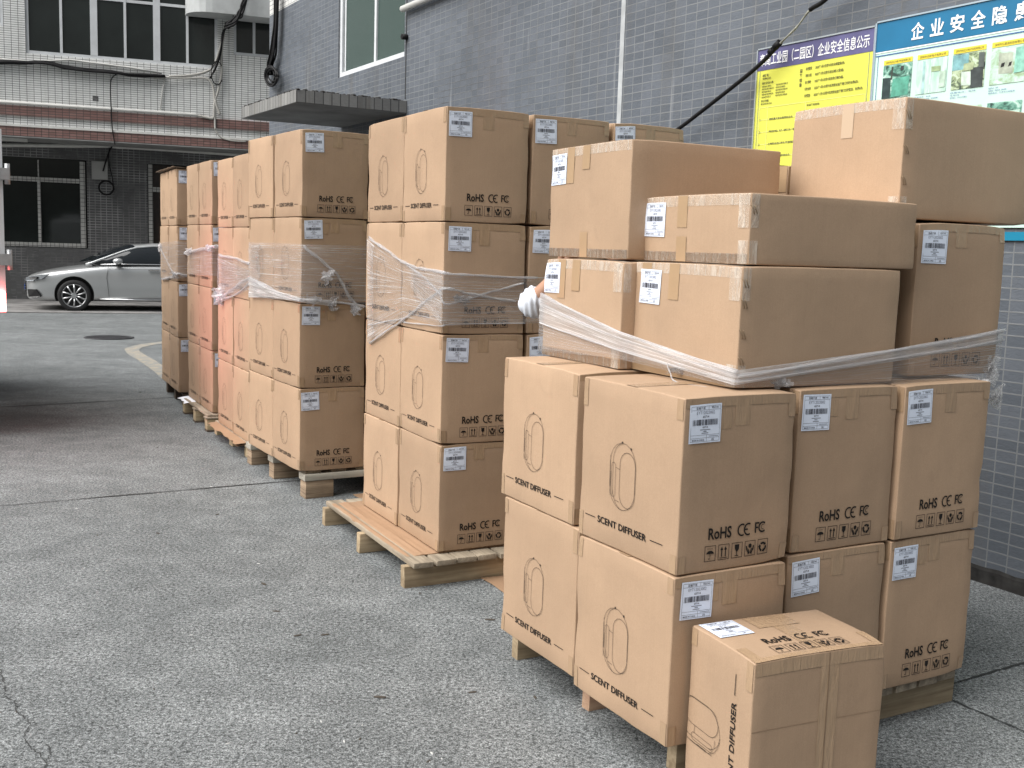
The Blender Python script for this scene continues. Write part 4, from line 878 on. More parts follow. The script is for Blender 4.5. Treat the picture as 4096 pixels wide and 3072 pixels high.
# stations: x, half width, sill z, lower bulge z, shoulder z, edge-of-top z, centre top z
ST = [(-0.925, 0.50, 0.30, 0.40, 0.55, 0.60, 0.62), (-0.90, 0.62, 0.24, 0.36, 0.60, 0.655, 0.675), (-0.84, 0.74, 0.20, 0.34, 0.635, 0.695, 0.72), (-0.72, 0.835, 0.185, 0.34, 0.675, 0.735, 0.765), (-0.5, 0.885, 0.18, 0.36, 0.725, 0.785, 0.825), (-0.25, 0.905, 0.18, 0.38, 0.765, 0.825, 0.875), (0.0, 0.913, 0.18, 0.40, 0.80, 0.86, 0.915), (0.25, 0.915, 0.19, 0.40, 0.835, 0.895, 0.955),
      (0.5, 0.915, 0.20, 0.40, 0.865, 0.93, 0.98), (0.8, 0.915, 0.20, 0.40, 0.885, 0.95, 0.98), (1.4, 0.92, 0.20, 0.40, 0.905, 0.965, 0.985), (2.0, 0.92, 0.20, 0.40, 0.915, 0.975, 0.99), (2.6, 0.918, 0.20, 0.40, 0.925, 0.985, 1.0), (3.0, 0.91, 0.20, 0.42, 0.935, 0.995, 1.03), (3.4, 0.885, 0.22, 0.45, 0.94, 1.0, 1.045), (3.68, 0.83, 0.27, 0.48, 0.93, 0.99, 1.03), (3.78, 0.74, 0.33, 0.5, 0.88, 0.93, 0.95), (3.81, 0.62, 0.40, 0.5, 0.75, 0.80, 0.82)]
def prof(s):
    x, w, z0, z1, z2, z3, z4 = s
    return [(0, z0), (w * 0.80, z0), (w * 0.955, z0 + 0.035), (w * 0.962, z1 - 0.02), (w * 0.992, z1 + 0.09), (w, z1 + 0.62 * (z2 - z1)), (w * 0.992, z2 - 0.035), (w * 0.965, z2 + 0.005), (w * 0.915, z3), (w * 0.6, z3 + (z4 - z3) * 0.72), (0, z4)]
bm = bmesh.new(); rows = []
for s in ST:
    h = prof(s); rows.append([bm.verts.new((s[0], 0.92 - y, z)) for y, z in h] + [bm.verts.new((s[0], 0.92 + y, z)) for y, z in h[-2:0:-1]])
n = len(rows[0])
for a, b in zip(rows, rows[1:]):
    for k in range(n): bm.faces.new((a[k], a[(k + 1) % n], b[(k + 1) % n], b[k]))
bm.faces.new(rows[0][::-1]); bm.faces.new(rows[-1]); bmesh.ops.recalc_face_normals(bm, faces=bm.faces)
tmp = mesh_obj('tmp_body', bm, [M_PAINT, M_TRIM]); tmp.modifiers.new('s', 'SUBSURF').levels = 2
bmc = bmesh.new()
for ax_ in (0.0, 2.82):
    for y0 in (-0.2, 1.52): bmesh.ops.create_cone(bmc, cap_ends=True, segments=40, radius1=0.375, radius2=0.375, depth=0.52, matrix=Matrix.Translation((ax_, y0 + 0.26, 0.335)) @ Matrix.Rotation(R(90), 4, 'X'))
cut = mesh_obj('tmp_cut', bmc, M_TRIM); md = tmp.modifiers.new('b', 'BOOLEAN'); md.object = cut; md.operation = 'DIFFERENCE'; md.solver = 'EXACT'
dg = bpy.context.evaluated_depsgraph_get(); me = bpy.data.meshes.new_from_object(tmp.evaluated_get(dg)); me.name = 'body'
bpy.data.objects.remove(tmp); bpy.data.objects.remove(cut)
me.materials.clear(); me.materials.append(M_PAINT); me.materials.append(M_TRIM)
for p in me.polygons:
    c = p.center
    p.material_index = 1 if any(math.hypot(c.x - ax_, c.z - 0.335) < 0.372 and (0.02 < c.y < 1.82) for ax_ in (0.0, 2.82)) else 0
me.set_sharp_from_angle(angle=R(38)); body_ = link_mesh('body', me, car)
# greenhouse: glass volume with painted roof, pillars
GH = [(0.34, 0.79, 0.985, 0.985), (0.62, 0.775, 0.985, 1.12), (0.95, 0.755, 0.985, 1.275), (1.2, 0.735, 0.985, 1.365), (1.5, 0.715, 0.985, 1.405), (1.9, 0.70, 0.985, 1.415), (2.4, 0.695, 0.985, 1.395), (2.8, 0.70, 0.99, 1.32), (3.15, 0.72, 1.0, 1.18), (3.45, 0.74, 1.02, 1.04)]
bm = bmesh.new(); rows = []
for x, w, zb, zt in GH:
    k = (zt - 0.985) / 0.43; wt = w - 0.13 * k; wb = 0.875 if 0.8 < x < 3 else 0.82
    h = [(wb - 0.03, zb - 0.06), (wb - 0.012, zb - 0.01), (wb - (wb - wt) * 0.55, zb + (zt - zb) * 0.62), (wt, zt - 0.055 * k), (wt - 0.10, zt - 0.012 * k), (0, zt)]
    rows.append([bm.verts.new((x, 0.92 - y, z)) for y, z in h] + [bm.verts.new((x, 0.92 + y, z)) for y, z in h[-2::-1]])
for a, b in zip(rows, rows[1:]):
    for k in range(len(a) - 1): bm.faces.new((a[k], a[k + 1], b[k + 1], b[k])).smooth = True
bm.faces.new(rows[0]); bm.faces.new(rows[-1][::-1]); bmesh.ops.recalc_face_normals(bm, faces=bm.faces); 
for v in bm.verts:
    if v.co.x < 1.45: v.co.x -= 0.30 * max(0, 1 - ((v.co.y - 0.92) / 0.70) ** 2) * min(1, (1.45 - v.co.x) / 0.35)
mesh_obj('window_glass', bm, M_TINT, car)
bm = bmesh.new()
rf = [r_ for r_ in GH if r_[0] >= 1.2 and r_[0] <= 2.8]
rr_ = []
for x, w, zb, zt in rf:
    k = (zt - 0.985) / 0.43; wt = w - 0.13 * k; h = [(wt + 0.012, zt - 0.075 * k), (wt + 0.003, zt - 0.045 * k), (wt - 0.10, zt - 0.005), (0, zt + 0.006)]
    rr_.append([bm.verts.new((x, 0.92 - y, z)) for y, z in h] + [bm.verts.new((x, 0.92 + y, z)) for y, z in h[-2::-1]])
for a, b in zip(rr_, rr_[1:]):
    for k in range(len(a) - 1): bm.faces.new((a[k], a[k + 1], b[k + 1], b[k])).smooth = True
for v in bm.verts:
    if v.co.x < 1.45: v.co.x -= 0.14 * max(0, 1 - ((v.co.y - 0.92) / 0.70) ** 2)
bmesh.ops.recalc_face_normals(bm, faces=bm.faces); mesh_obj('roof', bm, M_PAINT, car)
bm = bmesh.new()
for s in (-1, 1):
    side_ = []
    for x, w, zb, zt in GH:
        k = (zt - 0.985) / 0.43; side_.append(Vector((x, 0.92 + s * (w - 0.13 * k + 0.012), zt - 0.06 * k)))
    tube(bm, [Vector((0.22, 0.92 + s * 0.80, 0.95))] + side_, [0.026, 0.026] + [0.024] * (len(side_) - 1), 8)
    tube(bm, [Vector((2.35, 0.92 + s * 0.865, 0.98)), Vector((2.75, 0.92 + s * 0.70, 1.28))], 0.05, 8)
mesh_obj('pillar', bm, M_PAINT, car)
bm = bmesh.new()
for s in (-1, 1): tube(bm, [Vector((x, 0.92 + s * y, z)) for x, y, z in ((0.50, 0.838, 0.958), (1.0, 0.872, 0.974), (2.0, 0.878, 0.985), (2.7, 0.875, 0.99))], 0.011, 6)
mesh_obj('chrome_trim', bm, M_CHROME, car)
bm = bmesh.new()
for s in (-1, 1): tube(bm, [Vector((x, 0.92 + s * y, z)) for x, y, z in ((0.48, 0.90, 0.255), (1.2, 0.915, 0.250), (2.35, 0.915, 0.255))], 0.018, 6)
mesh_obj('sill_trim', bm, M_CHROME, car)
bm = bmesh.new()   # door joints and shoulder crease shown as thin dark gaps
for pts in (((0.66, 0.30), (0.645, 0.45), (0.62, 0.70), (0.655, 0.93)), ((1.78, 0.28), (1.80, 0.6), (1.83, 0.95))):
    tube(bm, [Vector((x, 0.0035 if z > 0.35 else 0.012, z)) for x, z in pts], 0.0045, 4)
tube(bm, [Vector((x, y, z)) for x, y, z in ((0.66, 0.012, 0.875), (1.2, 0.006, 0.885), (1.8, 0.004, 0.89))], 0.003, 4)
mesh_obj('door_gap', bm, M_TRIM, car)
bm = bmesh.new()
for s, y in ((-1, -0.020), (1, 1.860)): box(bm, 1.42, 1.64, y - 0.018, y + 0.018, 0.845, 0.875, 0, 0.008)
mesh_obj('door_handle', bm, M_CHROME, car)
for s in (-1, 1):
    bm = bmesh.new(); bmesh.ops.create_uvsphere(bm, u_segments=16, v_segments=10, radius=1, matrix=Matrix.Translation((0.84, 0.92 + s * 1.0, 1.035)) @ Matrix.Diagonal((0.10, 0.095, 0.065, 1))); mi_ = mesh_obj('mirror', bm, M_PAINT, car, 180)
    bm = bmesh.new(); box(bm, 0.80, 0.90, 0.92 + s * 0.86 - 0.06, 0.92 + s * 0.86 + 0.06, 0.945, 0.985, 0, 0.01); mesh_obj('foot', bm, M_TRIM, mi_)
def wheel(x, y, s):
    bm = bmesh.new(); prof_ = [(0.215, -0.10), (0.235, -0.108), (0.29, -0.11), (0.312, -0.095), (0.318, -0.06), (0.318, 0.06), (0.312, 0.095), (0.29, 0.11), (0.235, 0.108), (0.215, 0.10)]
    rings = [[bm.verts.new((x + r_ * math.cos(t * math.pi / 24), y + d, 0.318 + r_ * math.sin(t * math.pi / 24))) for t in range(48)] for r_, d in prof_]
    for a, b in zip(rings, rings[1:]):
        for k in range(48): bm.faces.new((a[k], a[(k + 1) % 48], b[(k + 1) % 48], b[k])).smooth = True
    w_ = thing('wheel', '', ''); del w_['label'], w_['category']; w_.parent = car
    bmesh.ops.recalc_face_normals(bm, faces=bm.faces); mesh_obj('tyre', bm, M_TYRE, w_)
    bm = bmesh.new(); yo = y + s * 0.095
    rim = [(0.238, s * 0.107), (0.225, s * 0.108), (0.215, s * 0.09), (0.205, 0.0)]
    rings = [[bm.verts.new((x + r_ * math.cos(t * math.pi / 24), y + d, 0.318 + r_ * math.sin(t * math.pi / 24))) for t in range(48)] for r_, d in rim]
    for a, b in zip(rings, rings[1:]):
        for k in range(48): bm.faces.new((a[k], a[(k + 1) % 48], b[(k + 1) % 48], b[k])).smooth = True
    for k in range(10):
        a0 = k * math.pi / 5 + (0.10 if k % 2 else -0.10) + 0.3; a1 = k * math.pi / 5 + (-0.03 if k % 2 else 0.03) + 0.3
        tube(bm, [Vector((x + 0.035 * math.cos(a0), yo - s * 0.012, 0.318 + 0.035 * math.sin(a0))), Vector((x + 0.13 * math.cos(a0 * .5 + a1 * .5), yo - s * 0.004, 0.318 + 0.13 * math.sin(a0 * .5 + a1 * .5))), Vector((x + 0.222 * math.cos(a1), yo, 0.318 + 0.222 * math.sin(a1)))], [0.018, 0.016, 0.021], 6)
    bmesh.ops.create_cone(bm, cap_ends=True, segments=20, radius1=0.05, radius2=0.042, depth=0.03, matrix=Matrix.Translation((x, yo, 0.318)) @ Matrix.Rotation(R(90 * s), 4, 'X'))
    mesh_obj('rim', bm, M_RIM, w_)
    bm = bmesh.new(); bmesh.ops.create_cone(bm, cap_ends=True, segments=32, radius1=0.205, radius2=0.205, depth=0.02, matrix=Matrix.Translation((x, y, 0.318)) @ Matrix.Rotation(R(90), 4, 'X')); mesh_obj('brake_disc', bm, M_TRIM, w_)
for x in (0.0, 2.82): wheel(x, 0.115, -1); wheel(x, CARX - 0.115, 1)
def patch(name, pts, mat, parent=car, depth=0.02):
    """a lens, vent or grille: outline in car space with thickness towards the inside"""
    bm = bmesh.new(); P = [Vector(p) for p in pts]; nrm = (P[1] - P[0]).cross(P[2] - P[0]).normalized(); a = [bm.verts.new(p) for p in P]; b = [bm.verts.new(p + Vector((0.03, 0.02 if p.y < 0.92 else -0.02, 0))) for p in P]
    bm.faces.new(a); bm.faces.new(b[::-1])
    for i in range(len(P)): bm.faces.new((a[i], a[(i + 1) % len(P)], b[(i + 1) % len(P)], b[i]))
    bmesh.ops.recalc_face_normals(bm, faces=bm.faces); return mesh_obj(name, bm, mat, parent)
for s in (-1, 1):
    f = lambda x, y, z: (x - 0.030, 0.92 + s * (y + 0.020), z)
    hl = patch('headlight', [f(-0.872, 0.70, 0.665), f(-0.60, 0.868, 0.725), f(-0.44, 0.888, 0.745), f(-0.56, 0.882, 0.645), f(-0.76, 0.82, 0.59), f(-0.885, 0.675, 0.595)], M_LAMPG)
    patch('lamp_housing', [f(-0.80, 0.800, 0.665), f(-0.66, 0.872, 0.685), f(-0.66, 0.880, 0.645), f(-0.79, 0.822, 0.615)], M_TRIM, hl)
    patch('bumper_vent', [f(-0.845, 0.725, 0.43), f(-0.69, 0.842, 0.43), f(-0.60, 0.868, 0.30), f(-0.66, 0.855, 0.27), f(-0.83, 0.735, 0.275)], M_TRIM)
patch('grille', [(-0.945, 0.52, 0.62), (-0.945, 1.32, 0.62), (-0.955, 1.24, 0.36), (-0.955, 0.60, 0.36)], M_TRIM)
bm = bmesh.new()
for z in (0.40, 0.45, 0.50, 0.55, 0.60): box(bm, -0.965, -0.945, 0.56, 1.28, z, z + 0.012)
mesh_obj('grille_bar', bm, M_CHROME, car)
bm = bmesh.new(); box(bm, -0.985, -0.968, 0.70, 1.14, 0.40, 0.51, 0, 0.004); mesh_obj('number_plate', bm, plain('blue_plate', (0.03, 0.08, 0.33), 0.4), car)

# ================================================================== BOX TRUCK just inside the left edge, tail lamp lit
tr0 = at_depth(26, 1255, 8.0)      # lower right corner of the rear frame
tr0.z = 0
TY = WALL_Y + R(90); TX = WT; TW = WN   # truck runs away parallel to the wall; TW = towards the pallets
truck = thing('box_truck', 'white box truck with rear door hinges and lit red tail lamp at the left edge', 'truck', (0, 0, 0))
M_TRUCK = plain('truck_white', (0.62, 0.64, 0.66), 0.45, var=0.10, vscale=3); M_STEEL = plain('galvanised_steel', (0.42, 0.43, 0.44), 0.45, 0.5, var=0.2, vscale=12)
TB, TT, WID, LEN = 0.955, 2.28, 1.7, 1.9
bm = bmesh.new(); obox(bm, tr0, TX, -TW, 0.06, LEN, 0.012, WID - 0.012, TB + 0.03, TT); mesh_obj('cargo_box', bm, M_TRUCK, truck)
for y0 in (0.0, WID - 0.07):
    bm = bmesh.new(); obox(bm, tr0, TX, -TW, 0.0, 0.08, y0, y0 + 0.07, TB, TT + 0.02); mesh_obj('door_post', bm, M_TRUCK, truck)
for y0, y1 in ((0.075, 1.02), (1.03, WID - 0.075)):
    bm = bmesh.new(); obox(bm, tr0, TX, -TW, 0.012, 0.055, y0, y1, TB + 0.05, TT - 0.05); dd = mesh_obj('rear_door', bm, M_TRUCK, truck)
def tz(py): return at_depth(10, py, 8.0).z
for py in (695, 1038):
    bm = bmesh.new(); z = tz(py); obox(bm, tr0, TX, -TW, -0.035, 0.03, -0.045, 0.16, z - 0.042, z + 0.042); tube(bm, [tr0 - TW * -0.03 + TX * -0.01 + Vector((0, 0, z - 0.075)), tr0 - TW * -0.03 + TX * -0.01 + Vector((0, 0, z + 0.075))], 0.020, 10)
    mesh_obj('door_hinge', bm, M_STEEL, truck)
bm = bmesh.new()
for y in (0.55, 1.35): obox(bm, tr0, TX, -TW, 0.1, 5.6, y, y + 0.09, 0.66, TB)
obox(bm, tr0, TX, -TW, 0.02, 0.12, 0.10, WID - 0.10, 0.50, 0.62); obox(bm, tr0, TX, -TW, 0.05, 0.10, 0.5, 0.58, 0.62, TB); obox(bm, tr0, TX, -TW, 0.05, 0.10, 1.5, 1.58, 0.62, TB); mesh_obj('chassis', bm, M_TRIM, truck)
bm = bmesh.new(); obox(bm, tr0, TX, -TW, LEN + 0.12, LEN + 1.75, 0.08, WID - 0.08, 0.45, 2.1); bmesh.ops.bevel(bm, geom=list(bm.edges), offset=0.10, segments=3, affect='EDGES'); mesh_obj('cab', bm, M_TRUCK, truck)
for x in (1.0, LEN + 0.85):
    for y in (0.16, WID - 0.16):
        bm = bmesh.new(); c = tr0 + TX * x - TW * y + Vector((0, 0, 0.38)); M = Matrix((TX, Vector((0, 0, 1)), TW)).transposed().to_4x4(); M.translation = c
        bmesh.ops.create_cone(bm, cap_ends=True, segments=32, radius1=0.38, radius2=0.38, depth=0.24, matrix=M); w_ = mesh_obj('wheel', bm, M_TYRE, truck, 40)
m, nt, b = new_mat('red_lens'); b.inputs['Base Color'].default_value = (0.6, 0.01, 0.01, 1); b.inputs['Emission Color'].default_value = (1, 0.13, 0.12, 1); b.inputs['Emission Strength'].default_value = 22.0
lp = tr0 + TX * -0.03 - TW * 0.20
for y in (0.006, WID - 0.116):
    bm = bmesh.new(); obox(bm, tr0, TX, -TW, -0.035, 0.0, y, y + 0.11, 0.962, 1.10); mesh_obj('tail_lamp', bm, m, truck)
ll = bpy.data.lights.new('tail_lamp_light', 'SPOT'); ll.spot_size = R(80); ll.spot_blend = 1.0; ll.energy = 34; ll.color = (1.0, 0.25, 0.40); ll.shadow_soft_size = 0.07
lo = bpy.data.objects.new('tail_lamp_light', ll); COL.objects.link(lo); lo.parent = truck; q = tr0 + TX * -0.12 - TW * 0.06; lo.location = (q.x, q.y, 1.02); lo.rotation_euler = (Vector((-2.3, 8.5, 1.02)) - lo.location).to_track_quat('-Z', 'Y').to_euler()

# ================================================================== PALLETS
def mat_wood(name, c1, c2, along=(1.5, 30, 30), rough=0.75):
    m, nt, b = new_mat(name); v = coords(nt, scale=along); g = noi(nt, v, 1.0, 5, 0.65, 0.8); k = noi(nt, coords(nt), 4.5, 4)
    c = ramp(nt, g, 0.3, c1, 0.7, c2); c = mixc(nt, 0.55, c, ramp(nt, k, 0.3, (0.25,) * 3, 0.7, (0.62,) * 3), 'OVERLAY')
    nt.links.new(c, b.inputs['Base Color']); b.inputs['Roughness'].default_value = rough; b.inputs['Specular IOR Level'].default_value = 0.3; bump(nt, b, g, 0.5, 0.004); return m
M_BEAM = mat_wood('pale_pine', (0.24, 0.175, 0.105), (0.46, 0.365, 0.24)); M_BOARD = mat_wood('weathered_board', (0.19, 0.155, 0.115), (0.43, 0.36, 0.27), (30, 1.5, 30))
M_REDW = mat_wood('reddish_pine', (0.34, 0.20, 0.13), (0.55, 0.38, 0.26)); M_DARKW = mat_wood('dark_block', (0.06, 0.045, 0.035), (0.15, 0.115, 0.085))
M_PLY = mat_wood('laminated_ply', (0.13, 0.085, 0.055), (0.46, 0.35, 0.24), (1.5, 1.5, 48)); M_BLOCK = mat_wood('pine_block', (0.34, 0.26, 0.15), (0.54, 0.44, 0.29), (3, 25, 25)); M_GREYB = mat_wood('grey_runner', (0.28, 0.26, 0.22), (0.48, 0.45, 0.38), (1.5, 30, 60))
PAL = {'A': ((0.4716, 2.892), 29.2, 0.1458), 'B': ((-0.3231, 4.8259), 27.87, 0.1368), 'C': ((-1.2657, 6.3167), 31.04, 0.1704), 'D': ((-1.8452, 7.4588), 27.92, 0.1141), 'E': ((-2.4306, 8.5833), 27.63, 0.1392), 'F': ((-3.0655, 9.7326), 26.5, 0.1348)}
WHERE = {'A': 'nearest stack', 'B': 'second stack', 'C': 'third stack', 'D': 'fourth stack', 'E': 'fifth stack', 'F': 'farthest stack'}
def fr_(k):
    (x, y), yaw, z = PAL[k]; yaw = R(yaw); return Vector((x, y, 0)), Vector((math.cos(yaw), math.sin(yaw), 0)), Vector((-math.sin(yaw), math.cos(yaw), 0)), z, yaw
def pw(k, v, u, z=0.0): o, V, U, z0, yaw = fr_(k); p = o + V * v + U * u; p.z = z; return p
PG = 'wooden pallets under the carton stacks'
def member(t, name, x0, x1, y0, y1, z0, z1, mat, bev=0.004):
    bm = bmesh.new(); box(bm, x0, x1, y0, y1, z0, z1, 0, bev)
    for v in bm.verts:
        n = noise.noise_vector(v.co * 9 + Vector((x0 * 7, y0 * 5, 3))); v.co += Vector((n.x, n.y, n.z * 0.6)) * 0.004
    o = mesh_obj(name, bm, mat, t, 40); return o
def pal_thing(k, label):
    o, V, U, z, yaw = fr_(k); return thing('pallet', label, 'pallet', o, yaw, PG)
def stringer_pallet(k, label, us, v0, v1, u0, u1, vb, zs, zt, mat_end=None, vz=0.0):
    t = pal_thing(k, label)
    for i, u in enumerate(us): member(t, 'stringer', v0, v1, u, u + 0.045, 0.0, zs, (mat_end or {}).get(i, M_BEAM))
    x = vb
    while x < v1 - 0.05:
        w = random.uniform(0.085, 0.105); member(t, 'deck_board', x, x + w, u0 + random.uniform(-0.012, 0.012), u1 + random.uniform(-0.012, 0.012), zs + 0.0005, zt, M_BOARD); x += w + random.uniform(0.006, 0.02)
    return t
def block_pallet(k, label, us, du, v0, dv, zb, zt, mb, mr, feet=False):
    t = pal_thing(k, label)
    for v in (v0, v0 + 0.47, v0 + 0.94):
        for u in us:
            member(t, 'block', v, v + dv, u, u + du, 0.016 if feet else 0.0, zb, mb)
    for u in us: member(t, 'runner', v0 - 0.008, v0 + 0.94 + dv, u - 0.004, u + du + 0.004, zb + 0.0005, zt, mr)
    if feet:
        for u in us: member(t, 'skid', v0 - 0.003, v0 + 0.94 + dv, u, u + du, 0.0, 0.0155, M_DARKW)
    for i in range(7): member(t, 'deck_board', v0 + 0.005 + i * 0.165, v0 + 0.105 + i * 0.165, us[0] + 0.02, us[-1] + du - 0.02, zt + 0.0005, zt + 0.016, M_BOARD)
    return t
stringer_pallet('A', 'pine pallet with one reddish stringer under the nearest carton stack', (0.10, 0.575, 1.072), 0.12, 1.355, 0.060, 1.14, 0.135, 0.113, 0.140, {1: M_REDW})
stringer_pallet('B', 'pale pine pallet topped with a creased cardboard sheet, under the second carton stack', (-0.050, 0.547, 1.117), -0.182, 1.22, -0.090, 1.19, -0.155, 0.101, 0.127)
block_pallet('C', 'pallet on striped laminated blocks under the third carton stack', (0.0, 0.60, 1.08), 0.10, 0.042, 0.18, 0.108, 0.150, M_PLY, M_GREYB)
block_pallet('D', 'pallet under the fourth carton stack with flattened cardboard jutting out', (0.05, 0.515, 1.03), 0.09, -0.006, 0.12, 0.078, 0.094, M_BLOCK, M_BOARD)
block_pallet('E', 'pallet on pine blocks with dark skids under the fifth carton stack', (-0.075, 0.40, 0.87), 0.10, -0.055, 0.10, 0.104, 0.119, M_BLOCK, M_BOARD, True)
block_pallet('F', 'pallet on dark blocks under the farthest carton stack', (0.02, 0.48, 0.97), 0.10, 0.05, 0.11, 0.100, 0.116, M_DARKW, M_DARKW)

# sheets of cardboard and paper
def sheet(k, v0, v1, u0, u1, z, label, name='cardboard_sheet', mat=None, curl=0.0, cat='cardboard sheet', th=0.0045, rag=0.01, grp='flattened cardboard sheets', crease=()):
    o, V, U, z0, yaw = fr_(k); n = 70 if crease else 14; bm = bmesh.new(); g = []
    for i in range(n + 1):
        row = []
        for j in range(n + 1):
            a, b = i / n, j / n; v = v0 + (v1 - v0) * a; u = u0 + (u1 - u0) * b
            if i in (0, n): v += noise.noise(Vector((u * 9, i, z * 7))) * rag
            if j in (0, n): u += noise.noise(Vector((v * 9, j, z * 5))) * rag
            zz = z + noise.noise(Vector((v * 4, u * 4, z))) * 0.0015 - curl * max(0, 1 - a * 4) ** 2
            for cv in crease: zz += 0.0035 * math.exp(-((v - cv - 0.006 * noise.noise(Vector((u * 3, cv * 40, 0)))) / 0.007) ** 2) * (1 if cv * 100 % 2 < 1 else -0.8)
            row.append((v - v0, u - u0, zz))
        g.append(row)
    tv = [[bm.verts.new((p[0], p[1], p[2] + th)) for p in r_] for r_ in g]; bv = [[bm.verts.new(p) for p in r_] for r_ in g]
    for i in range(n):
        for j in range(n):
            bm.faces.new((tv[i][j], tv[i + 1][j], tv[i + 1][j + 1], tv[i][j + 1])); bm.faces.new((bv[i][j], bv[i][j + 1], bv[i + 1][j + 1], bv[i + 1][j]))
    for i in range(n):
        bm.faces.new((tv[i][0], bv[i][0], bv[i + 1][0], tv[i + 1][0])); bm.faces.new((tv[i][n], tv[i + 1][n], bv[i + 1][n], bv[i][n])); bm.faces.new((tv[0][i], tv[0][i + 1], bv[0][i + 1], bv[0][i])); bm.faces.new((tv[n][i], bv[n][i], bv[n][i + 1], tv[n][i + 1]))
    ob = mesh_obj(name, bm, mat or M_SHEET); p = o + V * v0 + U * u0; ob.location = (p.x, p.y, 0); ob.rotation_euler = (0, 0, yaw); return tag(ob, label, cat, grp)
sheet('B', -0.150, 1.0, 0.012, 1.095, 0.1285, 'creased brown cardboard sheet covering the pale pallet of the second stack', curl=0.006, crease=(-0.138, -0.122, -0.11, -0.093, -0.075, -0.06, -0.045, -0.025))
sheet('D', -0.075, 0.9, 0.085, 1.05, 0.1105, 'torn cardboard sheet jutting out below the fourth stack', curl=0.012, th=0.003, rag=0.035)
sheet('D', -0.055, 0.55, 0.10, 0.62, 0.1005, 'lower flap of torn cardboard sagging under the fourth stack', curl=0.02, th=0.003, rag=0.03)
sheet('E', -0.045, 0.9, -0.02, 0.82, 0.1358, 'thin pale cardboard sheet between the fifth stack and its pine pallet', curl=0.012, th=0.0025, rag=0.03)
sheet('E', -0.078, 0.30, 0.70, 1.06, 0.1356, 'white paper sheet sticking out under the fifth stack', 'paper_sheet', plain('white_paper', (0.75, 0.77, 0.82), 0.6), 0.014, 'paper sheet', 0.0015, 0.03, None)
sheet('B', 0.21, 1.25, -0.80, -0.056, 0.004, 'flat cardboard sheet on the ground between the nearest and second stacks', th=0.003)
sheet('C', 0.345, 1.1, -0.70, -0.02, 0.004, 'flat cardboard sheet on the ground between the second and third stacks', th=0.003)

# ================================================================== CARTONS
def B(k, col, lev, v, u, label, no=None, yaw=None, z=None):
    o, V, U, z0, y = fr_(k); p = o + V * v + U * u; jx = random.uniform(-1, 1) * 0.002
    return std_box((p.x, p.y, (z0 if z is None else z) + lev * H0), y + R(random.uniform(-0.25, 0.25)) if yaw is None else R(yaw), label, no)
def W_(x, y, yaw, lev, label, no=None): return std_box((x, y, 0.1458 + lev * H0), R(yaw), label, no)
# nearest stack, placed one by one
W_(0.4716, 2.892, 29.0, 0, 'carton numbered 102 with diffuser drawing, bottom corner of the nearest stack behind the cut carton', 102)
W_(0.4757, 2.8998, 29.7, 1, 'carton numbered 99 with diffuser drawing, on top of carton 102 in the nearest stack', 99)
W_(0.2322, 3.3884, 29.3, 0, 'carton with diffuser drawing in the bottom layer, left rear of the nearest stack')
W_(0.2145, 3.4177, 29.0, 1, 'carton with diffuser drawing and open top face, left rear second layer of the nearest stack')
W_(0.853, 3.146, 28.9, 0, 'carton numbered 103, half hidden behind the cut carton in the nearest stack', 103)
W_(0.8594, 3.1557, 28.9, 1, 'carton numbered 98, middle of the second layer in the nearest stack', 98)
W_(1.2397, 3.3594, 29.8, 0, 'carton numbered 105 at bottom right of the nearest stack, directly on its pallet', 105)
W_(1.2462, 3.3554, 30.4, 1, 'carton numbered 100 under the crumpled film knot in the nearest stack', 100)
lb = W_(1.305, 3.505, 27.4, 2.02, 'upright carton numbered 101 with film over its symbols, below the big top carton', 101)
for u_, lev, nm in ((0.60, 0, 'bottom'), (0.60, 1, 'second')):
    p = pw('A', 0.435, u_); W_(p.x, p.y, 29.2, lev, 'inner carton of the %s layer hidden in the middle of the nearest stack' % nm)
    p = pw('A', 0.875, u_ + 0.02); W_(p.x, p.y, 29.2, lev, 'inner carton of the %s layer hidden on the wall side of the nearest stack' % nm)
def staples(root, c, zs):
    bm = bmesh.new()
    for z in zs:
        for dx in (-0.004, 0.006):
            p0 = c.right(0.006 + dx, z + 0.012, 0.001); p1 = c.right(0.016 + dx, z - 0.012, 0.001)
            tube(bm, [p0 + Vector((0, 0.004, 0)), p0 + Vector((0, -0.003, 0)), p1 + Vector((0, -0.003, 0)), p1 + Vector((0, 0.004, 0))], 0.0012, 5)
    mesh_obj('staple_row', bm, M_STAPLE, root)
